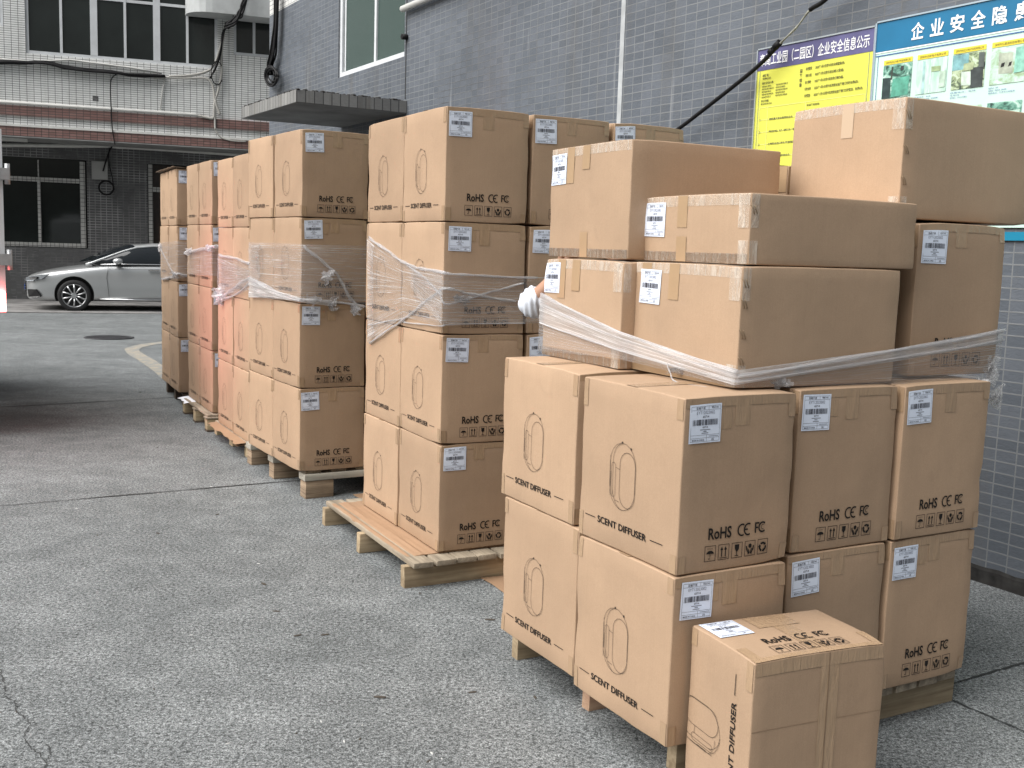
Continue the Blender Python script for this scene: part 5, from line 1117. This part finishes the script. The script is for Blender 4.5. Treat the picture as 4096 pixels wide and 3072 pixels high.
def big_tape(root, c, mat=M_TAPE2, top_edge=True, strips=((0.5, 0.1),), bottom=True, corner=True, face='left'):
    bm = bmesh.new(); W, D, H = c.W, c.D, c.H; fn = c.left if face == 'left' else c.right; L_ = W if face == 'left' else D
    if top_edge: c.strip(bm, fn, 0.003, H - 0.034, L_ - 0.003, H - 0.001, 0.0012, 8); c.strip(bm, (lambda X, Y, e: c.top(Y, W - X, e)) if face == 'left' else (lambda X, Y, e: c.top(X, Y, e)), 0.003, 0.0, L_ - 0.003, 0.04, 0.0014, 8)
    if bottom: c.strip(bm, fn, 0.003, 0.001, L_ - 0.003, 0.032, 0.0012, 8)
    for f_, l in strips:
        if l > 0: c.strip(bm, fn, L_ * f_ - 0.026, H - l, L_ * f_ + 0.026, H - 0.002, 0.0018, 2, m=4)
        else: c.strip(bm, fn, L_ * f_ - 0.026, 0.002, L_ * f_ + 0.026, -l, 0.0018, 2, m=3)
    if corner:
        c.strip(bm, c.left, W - 0.05, H - 0.10, W - 0.002, H - 0.002, 0.0022, 2); c.strip(bm, c.right, 0.002, H - 0.10, 0.032, H - 0.002, 0.0022, 2)
        c.strip(bm, c.left, W - 0.045, 0.002, W - 0.002, 0.07, 0.0022, 2); c.strip(bm, c.right, 0.002, 0.002, 0.03, 0.07, 0.0022, 2)
    for me in split_strips(bm, mat): link_mesh('tape_strip', me, root)
Z2 = 0.1458 + 2 * H0 + 0.001
def xG(o, c): big_tape(o, c, top_edge=False, corner=False, strips=((0.40, 0.115), (0.12, 0.10))); big_tape(o, c, M_CLEAR, strips=(), bottom=False, corner=True); add_label(o, c, 'left', 135, 0.028, c.H - LH_ - 0.022, R(-1.5)); staples(o, c, (0.25, 0.16, 0.08, 0.31))
def xH(o, c): big_tape(o, c, top_edge=False, corner=False, strips=((0.44, 0.11), (0.25, 0.14))); big_tape(o, c, M_CLEAR, strips=(), bottom=True, corner=True); add_label(o, c, 'left', 133, 0.004, c.H - LH_ - 0.014, R(0.5))
def xI(o, c): big_tape(o, c, top_edge=False, corner=False, strips=((0.47, 0.085), (0.47, -0.09), (0.27, 0.13))); big_tape(o, c, M_CLEAR, strips=(), corner=False); add_label(o, c, 'left', 137, 0.008, c.H - LH_ - 0.022, R(1.0))
def xJ(o, c): big_tape(o, c, top_edge=False, corner=False, strips=((0.42, 0.10), (0.42, -0.08))); big_tape(o, c, M_CLEAR, strips=(), corner=True); add_label(o, c, 'left', 136, 0.030, c.H - LH_ - 0.018, R(-1.0)); staples(o, c, (0.16,))
def xK(o, c): big_tape(o, c, plain('pale_tape', (0.50, 0.38, 0.27), 0.35), strips=((0.52, 0.115),), top_edge=False, corner=False, bottom=False); big_tape(o, c, M_CLEAR, strips=(), bottom=False, corner=True); staples(o, c, (0.33, 0.22, 0.12))
def xN(o, c): big_tape(o, c, strips=(), bottom=False)
plain_box('g', (0.652, 3.088, Z2), R(29.3), 0.523, 0.653, 0.358, 41, 'wide plain carton numbered 135 above carton 99 with film pulled across it', xG)
plain_box('h', (0.352, 3.519, Z2), R(29.0), 0.506, 0.65, 0.356, 42, 'plain carton with label 133, behind the film beside the worker\'s elbow', xH)
J0 = at_depth(2999, 900, 3.12); plain_box('j', (J0.x, J0.y, Z2 + 0.361), R(27.5), 0.560, 0.672, 0.208, 43, 'flat wide plain carton lying on the wide carton numbered 135', xJ)
I0 = at_depth(2520, 800, 3.56); plain_box('i', (I0.x, I0.y, Z2 + 0.362), R(26.5), 0.552, 0.618, 0.394, 44, 'tall plain carton on the left top of the nearest stack', xI)
K0 = at_depth(3612, 600, 3.50); plain_box('k', (K0.x, K0.y, 1.6865), R(29.0), 0.506, 0.66, 0.385, 45, 'large plain carton at top right in front of the display boards', xK)
p = at_depth(3150, 700, 4.02); plain_box('n', (p.x, p.y, Z2 + 0.362), R(27.0), 0.45, 0.60, 0.365, 46, 'plain carton showing only an edge between the two tallest top cartons', xN)
p = pw('A', 0.70, 0.60); plain_box('m', (p.x, p.y, Z2), R(29.0), 0.506, 0.60, 0.356, 47, 'inner plain carton of the third layer behind the wide carton', xN)
# the cut-down carton lying on its side on the ground in front
class Cut(Carton): pass
IC = Cut(0.515, 0.432, 0.29, 51, False, M_CARD)    # local: x = marked width, y = depth to the left, z = standing height
ip = on_ground(3020, 2647, 0.515)
IC = Cut(0.293, 0.434, 0.513, 51, False, M_CARD)
o = link_mesh('cardboard_box', IC.body); o.location = (ip.x, ip.y, 0.0); o.rotation_euler = (0, 0, R(23.5)); tag(o, 'short carton standing on the ground in front, symbols and label on its top face', 'cardboard box', GROUP)
bm = bmesh.new()
cl = lambda q: all(0.004 < (0.293 - (0.508 - 0)) + 0 or True for _ in q)
def side(X, Z, e):   # drawing turned a quarter: X of the drawing runs up, Z of the drawing runs away from the near edge
    return IC.left(0.293 - Z, X + 0.015, e)
for q, mi in SCENT:
    if max(z for _, z in q) < 0.288 and min(z for _, z in q) > 0: IC.put(bm, [q], side, 0.0022, mi)
    elif min(z for _, z in q) < 0.288: IC.put(bm, [[(x, min(z, 0.2905)) for x, z in q]], side, 0.0022, mi)
def tp(X, Z, e): return IC.top(X, Z, e)
mesh_obj('product_print', bm, [M_INK, M_LINE], o)
bm = bmesh.new(); IC.put(bm, ROHS, tp, 0.0024); mesh_obj('symbol_print', bm, M_INK, o)
bm = bmesh.new(); c = IC
c.strip(bm, c.right, 0.215, 0.003, 0.275, 0.510, 0.0010, 2, m=8); c.strip(bm, c.right, 0.003, 0.475, 0.430, 0.511, 0.0014, 8); c.strip(bm, c.top, 0.003, 0.001, 0.430, 0.022, 0.0014, 8); c.strip(bm, c.top, 0.205, 0.022, 0.265, 0.285, 0.0010, 2, m=4)
c.strip(bm, c.top, 0.16, 0.20, 0.30, 0.285, 0.0016, 3); c.strip(bm, c.left, 0.293 - 0.03, 0.43, 0.290, 0.510, 0.0016, 1); c.strip(bm, c.left, 0.003, 0.46, 0.03, 0.510, 0.0016, 1); c.strip(bm, c.top, 0.405, 0.02, 0.431, 0.09, 0.0018, 1)
c.strip(bm, c.top, 0.004, 0.003, 0.035, 0.09, 0.0018, 1)
[link_mesh('tape_strip', me, o) for me in split_strips(bm, M_TAPE)]
M_GAP = plain('flap_gap', (0.20, 0.13, 0.08), 0.8)
bm = bmesh.new(); c.strip(bm, c.right, 0.2395, 0.003, 0.2420, 0.511, 0.0020, 1, m=10); mesh_obj('seam', bm, M_GAP, o)
bm = bmesh.new(); c.strip(bm, c.right, 0.003, 0.322, 0.43, 0.3240, 0.0006, 10); mesh_obj('crease', bm, mat_card('crease_shade', (0.30, 0.205, 0.13)), o)
IC2 = lambda X, Z, e: c.top(X, Z, e)
add_label(o, IC, 'top', 104, 0.012, 0.288 - LH_ - 0.005, R(0))

LAYER = ('bottom', 'second', 'third', 'top')
def stack(k, cols, nos):
    """cols: (v, u, words, levels, numbered)"""
    for v, u, words, levels, numbered in cols:
        for lev in levels:
            n = nos.get(lev) if numbered == 1 else (nos.get((numbered, lev)) if numbered else None)
            B(k, 0, lev, v + random.uniform(-0.004, 0.004), u + random.uniform(-0.002, 0.002), '%s layer carton %s of the %s' % (LAYER[lev], words, WHERE[k]), n)
A4 = (0, 1, 2, 3)
stack('B', [(0, 0, 'with full diffuser print at the open corner', A4, 1), (0.0, W0 + 0.002, 'left of the corner column on the drawing side', A4, 0), (0.437, 0.004, 'middle of the marked side', A4, 2), (0.876, 0.0, 'on the wall side beside the slanting cable', A4, 3)],
      {0: 94, 1: 96, 2: 92, 3: 90, (2, 0): 97, (2, 1): 95, (2, 2): 93, (2, 3): 86, (3, 0): 88, (3, 1): 87, (3, 2): 91, (3, 3): 89})
stack('C', [(0, 0, 'with full diffuser print at the open corner', A4, 1), (0.0, W0 + 0.003, 'left of the corner column on the drawing side', A4, 0), (0.436, 0.0, 'on the wall side next to the corner column', A4, 0)], {0: 78, 1: 75, 2: 72, 3: 70})
stack('D', [(0, 0.0, 'at the near end of the drawing side', A4, 0), (0.0, W0 + 0.003, 'at the far end of the drawing side', A4, 0)], {})
stack('E', [(0, 0, 'with half a shipping label at the near corner', A4, 1), (0.0, W0 + 0.016, 'at the far end of the drawing side', A4, 0)], {0: 50, 1: 48, 2: 45, 3: 42})
stack('F', [(0, 0, 'with shipping label at the near corner', A4, 1), (0.0, W0 + 0.006, 'at the far end of the drawing side', A4, 0)], {0: 30, 1: 27, 2: 24, 3: 21})
sheet('F', -0.035, 0.42, -0.01, 1.06, 0.1348 + 4 * H0 + 0.002, 'dark cardboard sheet lying over the top of the farthest stack', curl=-0.01, rag=0.03, mat=mat_card('dark_sheet', (0.16, 0.115, 0.08)))

# ================================================================== STRETCH FILM
def film_band(bm, uvl, st, mi, nz=10, seg=0.03, wr=0.004, seed=0):
    """st: list of (top point, bottom point); ruled sheet with fine wrinkles"""
    rows = []; L = 0.0
    for (t0, b0), (t1, b1) in zip(st, st[1:]):
        n = max(2, int((t1 - t0).length / seg))
        for i in range(n + (1 if (t1, b1) == st[-1] else 0)):
            a = i / n; t, b = t0.lerp(t1, a), b0.lerp(b1, a); rows.append((t, b, L + (t1 - t0).length * a))
        L += (t1 - t0).length
    V = []
    for t, b, l in rows:
        r_ = []
        for j in range(nz + 1):
            f = j / nz; p = t.lerp(b, f)
            n = noise.noise(Vector((l * 2.2 + seed, f * 9, seed))) + 0.6 * noise.noise(Vector((l * 5, f * 22, seed + 4)))
            d = Vector((-0.75, -0.66, 0)) * (wr * (0.5 + n) + 0.004); r_.append((bm.verts.new(p + d), l, f))
        V.append(r_)
    for i in range(len(V) - 1):
        for j in range(nz):
            q = (V[i][j], V[i][j + 1], V[i + 1][j + 1], V[i + 1][j]); f = bm.faces.new([x[0] for x in q]); f.smooth = True; f.material_index = mi
            for lp, x in zip(f.loops, q): lp[uvl].uv = (x[1] + seed, x[2] + seed * 0.37)
def rope(bm, uvl, pts, r0, mi=0, n=7, twist=2):
    P = smooth_path(pts, 6); 
    for k in range(twist):
        Q = [p + Vector((math.sin(i * 0.9 + k * 2.1), math.cos(i * 0.7 + k), math.cos(i * 0.9 + k * 2.1))) * r0 * 0.55 for i, p in enumerate(P)]
        tube(bm, Q, [r0 * (0.75 + 0.4 * noise.noise(Vector((i * 0.5, k, r0 * 90)))) for i in range(len(Q))], n, mi, True, uvl)
def crumple(bm, uvl, org, size, mi, seed, n=9, stretch=(1, 1, 1)):
    """a scrunched scrap of film"""
    g = []; S = Vector(stretch)
    for i in range(n + 1):
        row = []
        for j in range(n + 1):
            q = Vector((i * 0.55, j * 0.55, seed)); d = noise.noise_vector(q) * 1.25 + noise.noise_vector(q * 2.3) * 0.5
            row.append(bm.verts.new(Vector(org) + Vector(((i / n - 0.5) * 0.6 + d.x * 0.55, d.y * 0.5, (j / n - 0.5) * 0.8 + d.z * 0.5)) * size * 1.0 * 1 if stretch == (1, 1, 1) else Vector(org) + Vector((((i / n - 0.5) * 0.6 + d.x * 0.55) * S.x, d.y * 0.5 * S.y, ((j / n - 0.5) * 0.8 + d.z * 0.5) * S.z)) * size))
        g.append(row)
    for i in range(n):
        for j in range(n):
            f = bm.faces.new((g[i][j], g[i + 1][j], g[i + 1][j + 1], g[i][j + 1])); f.material_index = mi
            for lp, (a, b) in zip(f.loops, ((i, j), (i + 1, j), (i + 1, j + 1), (i, j + 1))): lp[uvl].uv = (a / n * size * 3 + seed, b / n + seed)
def S_(k, px, py, off=0.010): o, V, U, z, y = fr_(k); return on_plane(px, py, V, V.dot(o) - off)
def R_(k, px, py, off=0.010): o, V, U, z, y = fr_(k); return on_plane(px, py, U, U.dot(o) - off)
FG = 'clear stretch film wrapped round the carton stacks'
def film(label, build):
    bm = bmesh.new(); uvl = bm.loops.layers.uv.verify(); bm2 = bmesh.new(); uv2 = bm2.loops.layers.uv.verify()
    t = thing('stretch_film', label, 'stretch film', (0, 0, 0), 0, FG); build(bm, uvl, bm2, uv2)
    mesh_obj('film_sheet', bm, [M_FILM, M_FILMD], t); mesh_obj('film_strands', bm2, [M_ROPE, M_FILM], t)
def fA(bm, uvl, b2, u2):
    u29 = Vector((-math.sin(R(29)), math.cos(R(29)), 0)); v29 = Vector((u29.y, -u29.x, 0))
    P0 = Vector((0.352, 3.519, 0)) + u29 * 0.51 - v29 * 0.008; P1 = Vector((0.352, 3.519, 0)) - v29 * 0.012 - u29 * 0.006; P2 = Vector((0.652, 3.088, 0)) - v29 * 0.007 - u29 * 0.010
    P3 = Vector((0.652, 3.088, 0)) + v29 * 0.655 - u29 * 0.012; P4 = Vector((1.305, 3.505, 0)) + Vector((math.cos(R(27.4)), math.sin(R(27.4)), 0)) * 0.428 - u29 * 0.016
    def z(P, px, py): q = at_depth(px, py, P.y); r_ = Vector(P); r_.z = q.z; return r_
    xs = (2172, 2478, 2945, 3580, 3990); PP = (P0, P1, P2, P3, P4)
    top = (1173, 1322, 1482, 1392, 1314); mid = (1293, 1402, 1540, 1442, 1372); low = (1404, 1432, 1550, 1536, 1522)
    film_band(bm, uvl, [(z(p, x, a), z(p, x, b)) for p, x, a, b in zip(PP, xs, top, mid)], 1, 12, 0.02, 0.006, 1)
    film_band(bm, uvl, [(z(p, x, a - 5), z(p, x, b)) for p, x, a, b in zip(PP, xs, mid, low)], 0, 10, 0.03, 0.005, 3)
    E = lambda k, t: z(PP[k], xs[k], top[k] + (low[k] - top[k]) * t)
    rope(b2, u2, [z(P0, 2172, 1176), z(P1, 2478, 1328), z(P2, 2945, 1486)], 0.0045); rope(b2, u2, [z(P0, 2172, 1292), z(P1, 2478, 1398), z(P2, 2945, 1530)], 0.0035)
    rope(b2, u2, [z(P2, 2945, 1505), z(P3, 3580, 1400), z(P4, 3990, 1322)], 0.006); rope(b2, u2, [z(P2, 2945, 1528), z(P3, 3580, 1432), z(P4, 3990, 1360)], 0.0045)
    rope(b2, u2, [z(P0, 2172, 1215), z(P1, 2478, 1352), z(P2, 2945, 1500)], 0.003)
    rope(b2, u2, [at_depth(2668, 1455, 3.30), at_depth(2680, 1490, 3.28), at_depth(2695, 1522, 3.25), at_depth(2740, 1538, 3.20), at_depth(2830, 1549, 3.14)], 0.0022)
    for x, y, d, sz, sd in ((2710, 1478, 3.30, 0.045, 3), (3170, 1475, 3.20, 0.05, 5), (3290, 1455, 3.28, 0.045, 8), (3110, 1530, 3.16, 0.05, 9), (3470, 1412, 3.38, 0.035, 11)): crumple(b2, u2, at_depth(x, y, d), sz, 1, sd, 9, (1.6, 0.5, 0.6))
    crumple(b2, u2, at_depth(3930, 1552, 3.60), 0.050, 0, 21, 10, (0.8, 0.6, 0.95)); crumple(b2, u2, at_depth(3965, 1490, 3.66), 0.060, 1, 25, 10, (0.6, 0.5, 1.6)); crumple(b2, u2, at_depth(3985, 1590, 3.68), 0.055, 1, 28, 10, (0.8, 0.5, 1.3)); crumple(b2, u2, at_depth(3985, 1350, 3.67), 0.035, 1, 31, 8, (0.5, 0.5, 1.5))
def fB(bm, uvl, b2, u2):
    k = 'B'
    st = [(S_(k, 1474, 950), S_(k, 1474, 1370)), (S_(k, 1616, 1052), S_(k, 1616, 1268)), (S_(k, 1780, 1091, 0.012), S_(k, 1774, 1304, 0.012)), (R_(k, 1990, 1103), R_(k, 1985, 1296)), (R_(k, 2250, 1112), R_(k, 2240, 1290)), (R_(k, 2640, 1120), R_(k, 2630, 1285))]
    film_band(bm, uvl, st, 0, 16, 0.03, 0.006, 5)
    rope(b2, u2, [S_(k, 1476, 950), S_(k, 1545, 1000), S_(k, 1620, 1052), S_(k, 1690, 1075), S_(k, 1783, 1090)], 0.007); rope(b2, u2, [S_(k, 1620, 1052), S_(k, 1690, 1105), S_(k, 1750, 1165), S_(k, 1777, 1214), R_(k, 1820, 1210), R_(k, 1900, 1188), R_(k, 1990, 1160), R_(k, 2095, 1134)], 0.0045)
    rope(b2, u2, [S_(k, 1476, 1372), S_(k, 1560, 1315), S_(k, 1625, 1270), S_(k, 1690, 1215), S_(k, 1755, 1166), S_(k, 1783, 1154), R_(k, 1850, 1168), R_(k, 1930, 1185), R_(k, 2060, 1205)], 0.006)
    rope(b2, u2, [R_(k, 1784, 1093), R_(k, 1900, 1102), R_(k, 2150, 1112)], 0.005); rope(b2, u2, [S_(k, 1610, 1288), S_(k, 1700, 1298), S_(k, 1774, 1304), R_(k, 1800, 1297), R_(k, 2100, 1292)], 0.003)
    rope(b2, u2, [S_(k, 1476, 1300), S_(k, 1550, 1285), S_(k, 1625, 1272)], 0.004)
    film_band(bm, uvl, [(S_(k, 1650, 1085, .016), S_(k, 1650, 1150, .016)), (S_(k, 1778, 1100, .018), S_(k, 1774, 1296, .018))], 0, 18, 0.015, 0.014, 6)
    film_band(bm, uvl, [(S_(k, 1474, 955, .016), S_(k, 1474, 1365, .016)), (S_(k, 1500, 985, .014), S_(k, 1500, 1345, .014))], 0, 16, 0.02, 0.012, 8)
    for x, y, sd in ((1860, 1200, 2), (1835, 1192, 6)): crumple(b2, u2, R_(k, x, y, 0.016), 0.05, 1, sd, 8, (1.2, 0.5, 0.7))
def fC(bm, uvl, b2, u2):
    k = 'C'
    film_band(bm, uvl, [(S_(k, 998, 969), S_(k, 998, 1186)), (S_(k, 1102, 972), S_(k, 1102, 1196)), (S_(k, 1216, 977, .012), S_(k, 1206, 1206, .012)), (R_(k, 1473, 984), R_(k, 1470, 1216)), (R_(k, 1560, 985), R_(k, 1560, 1216))], 0, 16, 0.03, 0.006, 9)
    film_band(bm, uvl, [(S_(k, 1000, 975, .016), S_(k, 1000, 1140, .016)), (S_(k, 1045, 978, .016), S_(k, 1045, 1180, .016))], 0, 14, 0.02, 0.014, 10)
    rope(b2, u2, [S_(k, 1000, 1112), S_(k, 1060, 1140), S_(k, 1130, 1180), S_(k, 1206, 1200), R_(k, 1300, 1205), R_(k, 1460, 1225)], 0.008); rope(b2, u2, [R_(k, 1214, 985), R_(k, 1270, 1030), R_(k, 1335, 1085), R_(k, 1365, 1125), R_(k, 1395, 1185), R_(k, 1430, 1225)], 0.009)
    film_band(bm, uvl, [(S_(k, 1000, 1105, .018), S_(k, 1000, 1190, .018)), (S_(k, 1100, 1160, .018), S_(k, 1100, 1190, .018)), (S_(k, 1205, 1190, .018), S_(k, 1205, 1208, .018)), (R_(k, 1330, 1200), R_(k, 1330, 1225))], 1, 10, 0.02, 0.012, 11)
    for x, y, sd in ((1310, 1105, 2), (1420, 1235, 4), (1330, 1215, 7), (1250, 1195, 9)): crumple(b2, u2, R_(k, x, y, 0.018), 0.085, 0 if sd == 2 else 1, sd, 8, (0.9, 0.4, 0.8))
def fD(bm, uvl, b2, u2):
    k = 'D'
    film_band(bm, uvl, [(S_(k, 874, 1019), S_(k, 874, 1192)), (S_(k, 935, 1034), S_(k, 935, 1170)), (S_(k, 1000, 1054), S_(k, 1000, 1130))], 0, 14, 0.03, 0.010, 13)
    film_band(bm, uvl, [(S_(k, 876, 1030, .016), S_(k, 876, 1215, .016)), (S_(k, 1000, 1080, .016), S_(k, 1000, 1160, .016))], 0, 14, 0.03, 0.016, 14)
    rope(b2, u2, [S_(k, 874, 1020), S_(k, 940, 1034), S_(k, 1002, 1055)], 0.010); rope(b2, u2, [S_(k, 870, 1210), S_(k, 920, 1165), S_(k, 965, 1130), S_(k, 1000, 1112)], 0.009); rope(b2, u2, [S_(k, 872, 1195), S_(k, 930, 1185), S_(k, 1000, 1130)], 0.006)
    for x, y, sd in ((878, 1195, 3), (882, 1170, 5)): crumple(b2, u2, S_(k, x, y, 0.03), 0.10, 0, sd, 8, (0.8, 0.6, 0.9))
def fE(bm, uvl, b2, u2):
    k = 'E'
    film_band(bm, uvl, [(S_(k, 752, 1000), S_(k, 754, 1096)), (S_(k, 848, 986, .012), S_(k, 850, 1104, .012)), (R_(k, 900, 990), R_(k, 900, 1108))], 0, 12, 0.04, 0.008, 17)
    rope(b2, u2, [S_(k, 752, 1010), S_(k, 800, 998), S_(k, 848, 988), R_(k, 880, 986)], 0.012); rope(b2, u2, [R_('F', 735, 1014), S_(k, 757, 1008)], 0.012)
    crumple(b2, u2, S_(k, 758, 1003, 0.02), 0.10, 0, 2, 7, (0.8, 0.6, 0.5)); crumple(b2, u2, S_(k, 838, 992, 0.02), 0.10, 0, 4, 7, (0.8, 0.6, 0.5))
def fF(bm, uvl, b2, u2):
    k = 'F'
    film_band(bm, uvl, [(S_(k, 642, 972), S_(k, 646, 1121)), (S_(k, 708, 964, .012), S_(k, 710, 1116, .012)), (R_(k, 790, 972), R_(k, 790, 1106))], 0, 14, 0.04, 0.008, 19)
    rope(b2, u2, [S_(k, 648, 1116), S_(k, 680, 1110), S_(k, 710, 1096), R_(k, 740, 1102), R_(k, 790, 1100)], 0.010); rope(b2, u2, [S_(k, 640, 985), S_(k, 660, 1030), S_(k, 690, 1085), S_(k, 708, 1098)], 0.006)
    crumple(b2, u2, S_(k, 700, 1098, 0.02), 0.10, 1, 3, 7, (0.9, 0.6, 0.6)); crumple(b2, u2, S_(k, 642, 990, 0.02), 0.09, 0, 6, 7, (0.6, 0.6, 1.0))
film('thick white band of stretch film pulled across the upper cartons of the nearest stack', fA)
film('crossed bands of clear stretch film round the second stack by the worker\'s elbow', fB)
film('clear stretch film with a loose diagonal rope on the third stack', fC)
film('crumpled reddish glinting stretch film round the fourth stack', fD)
film('clear stretch film with a twisted upper edge on the fifth stack', fE)
film('clear stretch film round the farthest stack', fF)

# ================================================================== PERSON wrapping the nearest stack (only the right arm shows)
M_SKIN = plain('skin', (0.42, 0.235, 0.155), 0.55, var=0.06, vscale=20)
M_SHIRT = plain('white_cotton', (0.66, 0.70, 0.77), 0.9); M_TROU = plain('dark_trousers', (0.03, 0.035, 0.05), 0.85); M_HAIR = plain('black_hair', (0.012, 0.011, 0.010), 0.6)
def skin_mesh(name, chains, mat, parent, sub=2, wrinkle=0.0):
    """chains: lists of (point, radius); a chain may start with an index tuple (chain, i) to branch from"""
    me = bpy.data.meshes.new(name); vs_, es, rs, ref = [], [], [], {}
    for ci, ch in enumerate(chains):
        prev = None
        for i, it in enumerate(ch):
            if len(it) == 2 and isinstance(it[0], int): prev = ref[it]; continue
            p, r_ = it; vs_.append(p); rs.append(r_); idx = len(vs_) - 1; ref[(ci, i)] = idx
            if prev is not None: es.append((prev, idx))
            prev = idx
    me.from_pydata(vs_, es, []); o = bpy.data.objects.new(name, me); COL.objects.link(o)
    md = o.modifiers.new('s', 'SKIN'); md.use_smooth_shade = True
    for i, sv in enumerate(me.skin_vertices[0].data): sv.radius = rs[i] if isinstance(rs[i], tuple) else (rs[i], rs[i]); sv.use_root = i == 0
    o.modifiers.new('u', 'SUBSURF').levels = sub
    dg = bpy.context.evaluated_depsgraph_get(); m2 = bpy.data.meshes.new_from_object(o.evaluated_get(dg)); bpy.data.objects.remove(o)
    m2.name = name; m2.materials.clear(); m2.materials.append(mat)
    if wrinkle:
        for v in m2.vertices:
            n = math.sin(v.co.x * 260 + v.co.z * 60 + 3.0 * noise.noise(v.co * 14)) * 0.8 + 0.9 * noise.noise(v.co * 26); v.co += v.normal * n * wrinkle
    m2.shade_smooth(); return link_mesh(name, m2, parent)
X, Y = 0.44, 4.52
Pv = lambda *a: Vector(a)
sh_r, el_r, wr_r = Pv(0.29, 4.47, 1.375), Pv(0.064, 4.235, 1.328), Pv(0.182, 4.13, 1.468)
sh_l, el_l, wr_l = Pv(0.63, 4.52, 1.375), Pv(0.80, 4.50, 1.18), Pv(0.66, 4.40, 1.03)
pel, wai, che, nek, hed = Pv(X, Y, 0.92), Pv(X, Y, 1.08), Pv(X + 0.005, Y - 0.01, 1.29), Pv(X, Y - 0.02, 1.43), Pv(X, Y - 0.035, 1.50)
body = [[(pel, (0.155, 0.105)), (wai, (0.135, 0.10)), (che, (0.15, 0.11)), (nek, 0.052), (hed, 0.055), (Pv(X, Y - 0.04, 1.56), (0.075, 0.092)), (Pv(X, Y - 0.03, 1.63), (0.072, 0.088)), (Pv(X, Y - 0.03, 1.675), 0.045)],
        [(0, 2), (sh_r, 0.055), (sh_r.lerp(el_r, 0.5), 0.047), (el_r, 0.040), (el_r.lerp(wr_r, 0.45), 0.037), (wr_r, (0.027, 0.022)), (wr_r + Pv(0.030, -0.01, 0.05), (0.040, 0.016))],
        [(0, 2), (sh_l, 0.055), (sh_l.lerp(el_l, 0.5), 0.047), (el_l, 0.040), (wr_l, 0.025), (wr_l + Pv(-0.05, -0.03, -0.03), (0.040, 0.016))],
        [(0, 0), (Pv(X - 0.10, Y, 0.82), 0.082), (Pv(X - 0.11, Y - 0.02, 0.48), 0.056), (Pv(X - 0.11, Y + 0.02, 0.10), 0.038), (Pv(X - 0.11, Y + 0.03, 0.045), 0.042), (Pv(X - 0.12, Y - 0.14, 0.035), 0.030)],
        [(0, 0), (Pv(X + 0.10, Y, 0.82), 0.082), (Pv(X + 0.11, Y - 0.02, 0.48), 0.056), (Pv(X + 0.11, Y + 0.02, 0.10), 0.038), (Pv(X + 0.11, Y + 0.03, 0.045), 0.042), (Pv(X + 0.12, Y - 0.14, 0.035), 0.030)]]
for ci, base, d, s in ((1, wr_r + Pv(0.030, -0.01, 0.05), Pv(0.35, -0.25, 0.9).normalized(), Pv(0.8, 0.1, -0.25)), (2, wr_l + Pv(-0.05, -0.03, -0.03), Pv(-0.8, -0.5, -0.35).normalized(), Pv(0.1, 0.5, -0.8))):
    for f, (off, ln) in enumerate(((-0.030, 0.062), (-0.010, 0.075), (0.010, 0.070), (0.029, 0.055))):
        r0 = base + s * off * 1.0; curl = Pv(0, -0.012, -0.004) * (1 if ci == 1 else -0.3)
        body.append([(ci, 6 if ci == 1 else 5), (r0 + d * 0.035, 0.0095), (r0 + d * (0.035 + ln * 0.5) + curl * 0.6, 0.0085), (r0 + d * (0.035 + ln) + curl * 2.0, 0.0065)])
    body.append([(ci, 5 if ci == 1 else 4), (base + s * -0.050, 0.012), (base + s * -0.062 + d * 0.032, 0.0085)])
pt = thing('person', 'person in a white rolled sleeve with a bracelet, arm raised between the nearest stacks', 'person', (X, Y, 0)); pt.location = (0, 0, 0)
skin_mesh('body', body, M_SKIN, pt)
shirt = [[(Pv(X, Y, 0.90), (0.175, 0.125)), (wai, (0.158, 0.12)), (che, (0.168, 0.125)), (Pv(X, Y - 0.015, 1.41), (0.075, 0.07))],
         [(0, 2), (sh_r, 0.075), (sh_r.lerp(el_r, 0.45), 0.066), (sh_r.lerp(el_r, 0.85), 0.064), (el_r + Pv(-0.004, -0.01, -0.002), 0.067), (el_r.lerp(wr_r, 0.20), 0.062), (el_r.lerp(wr_r, 0.36), 0.054)],
         [(0, 2), (sh_l, 0.075), (sh_l.lerp(el_l, 0.5), 0.062), (el_l, 0.055), (el_l.lerp(wr_l, 0.3), 0.05)]]
skin_mesh('shirt', shirt, M_SHIRT, pt, 4, 0.0032)
skin_mesh('trousers', [[(Pv(X, Y, 0.94), (0.165, 0.115)), (Pv(X, Y, 0.86), (0.165, 0.12))], [(0, 1), (Pv(X - 0.105, Y, 0.78), 0.095), (Pv(X - 0.11, Y - 0.02, 0.48), 0.075), (Pv(X - 0.11, Y + 0.02, 0.10), 0.065)], [(0, 1), (Pv(X + 0.105, Y, 0.78), 0.095), (Pv(X + 0.11, Y - 0.02, 0.48), 0.075), (Pv(X + 0.11, Y + 0.02, 0.10), 0.065)]], M_TROU, pt)
bm = bmesh.new(); bmesh.ops.create_uvsphere(bm, u_segments=20, v_segments=12, radius=1, matrix=Matrix.Translation((X, Y - 0.012, 1.605)) @ Matrix.Diagonal((0.085, 0.097, 0.09, 1)))
bmesh.ops.delete(bm, geom=[v for v in bm.verts if v.co.z < 1.55 or (v.co.y < Y - 0.06 and v.co.z < 1.63)], context='VERTS'); mesh_obj('hair', bm, M_HAIR, pt, 180)
bm = bmesh.new(); ax = (wr_r - el_r).normalized(); a = ax.orthogonal().normalized(); b_ = ax.cross(a); cc = el_r.lerp(wr_r, 0.93)
tube(bm, [cc + (a * math.cos(R(t)) + b_ * math.sin(R(t))) * 0.036 for t in range(0, 361, 15)], 0.005, 6); mesh_obj('bracelet', bm, plain('brass_bracelet', (0.45, 0.33, 0.16), 0.3, 0.9), pt)
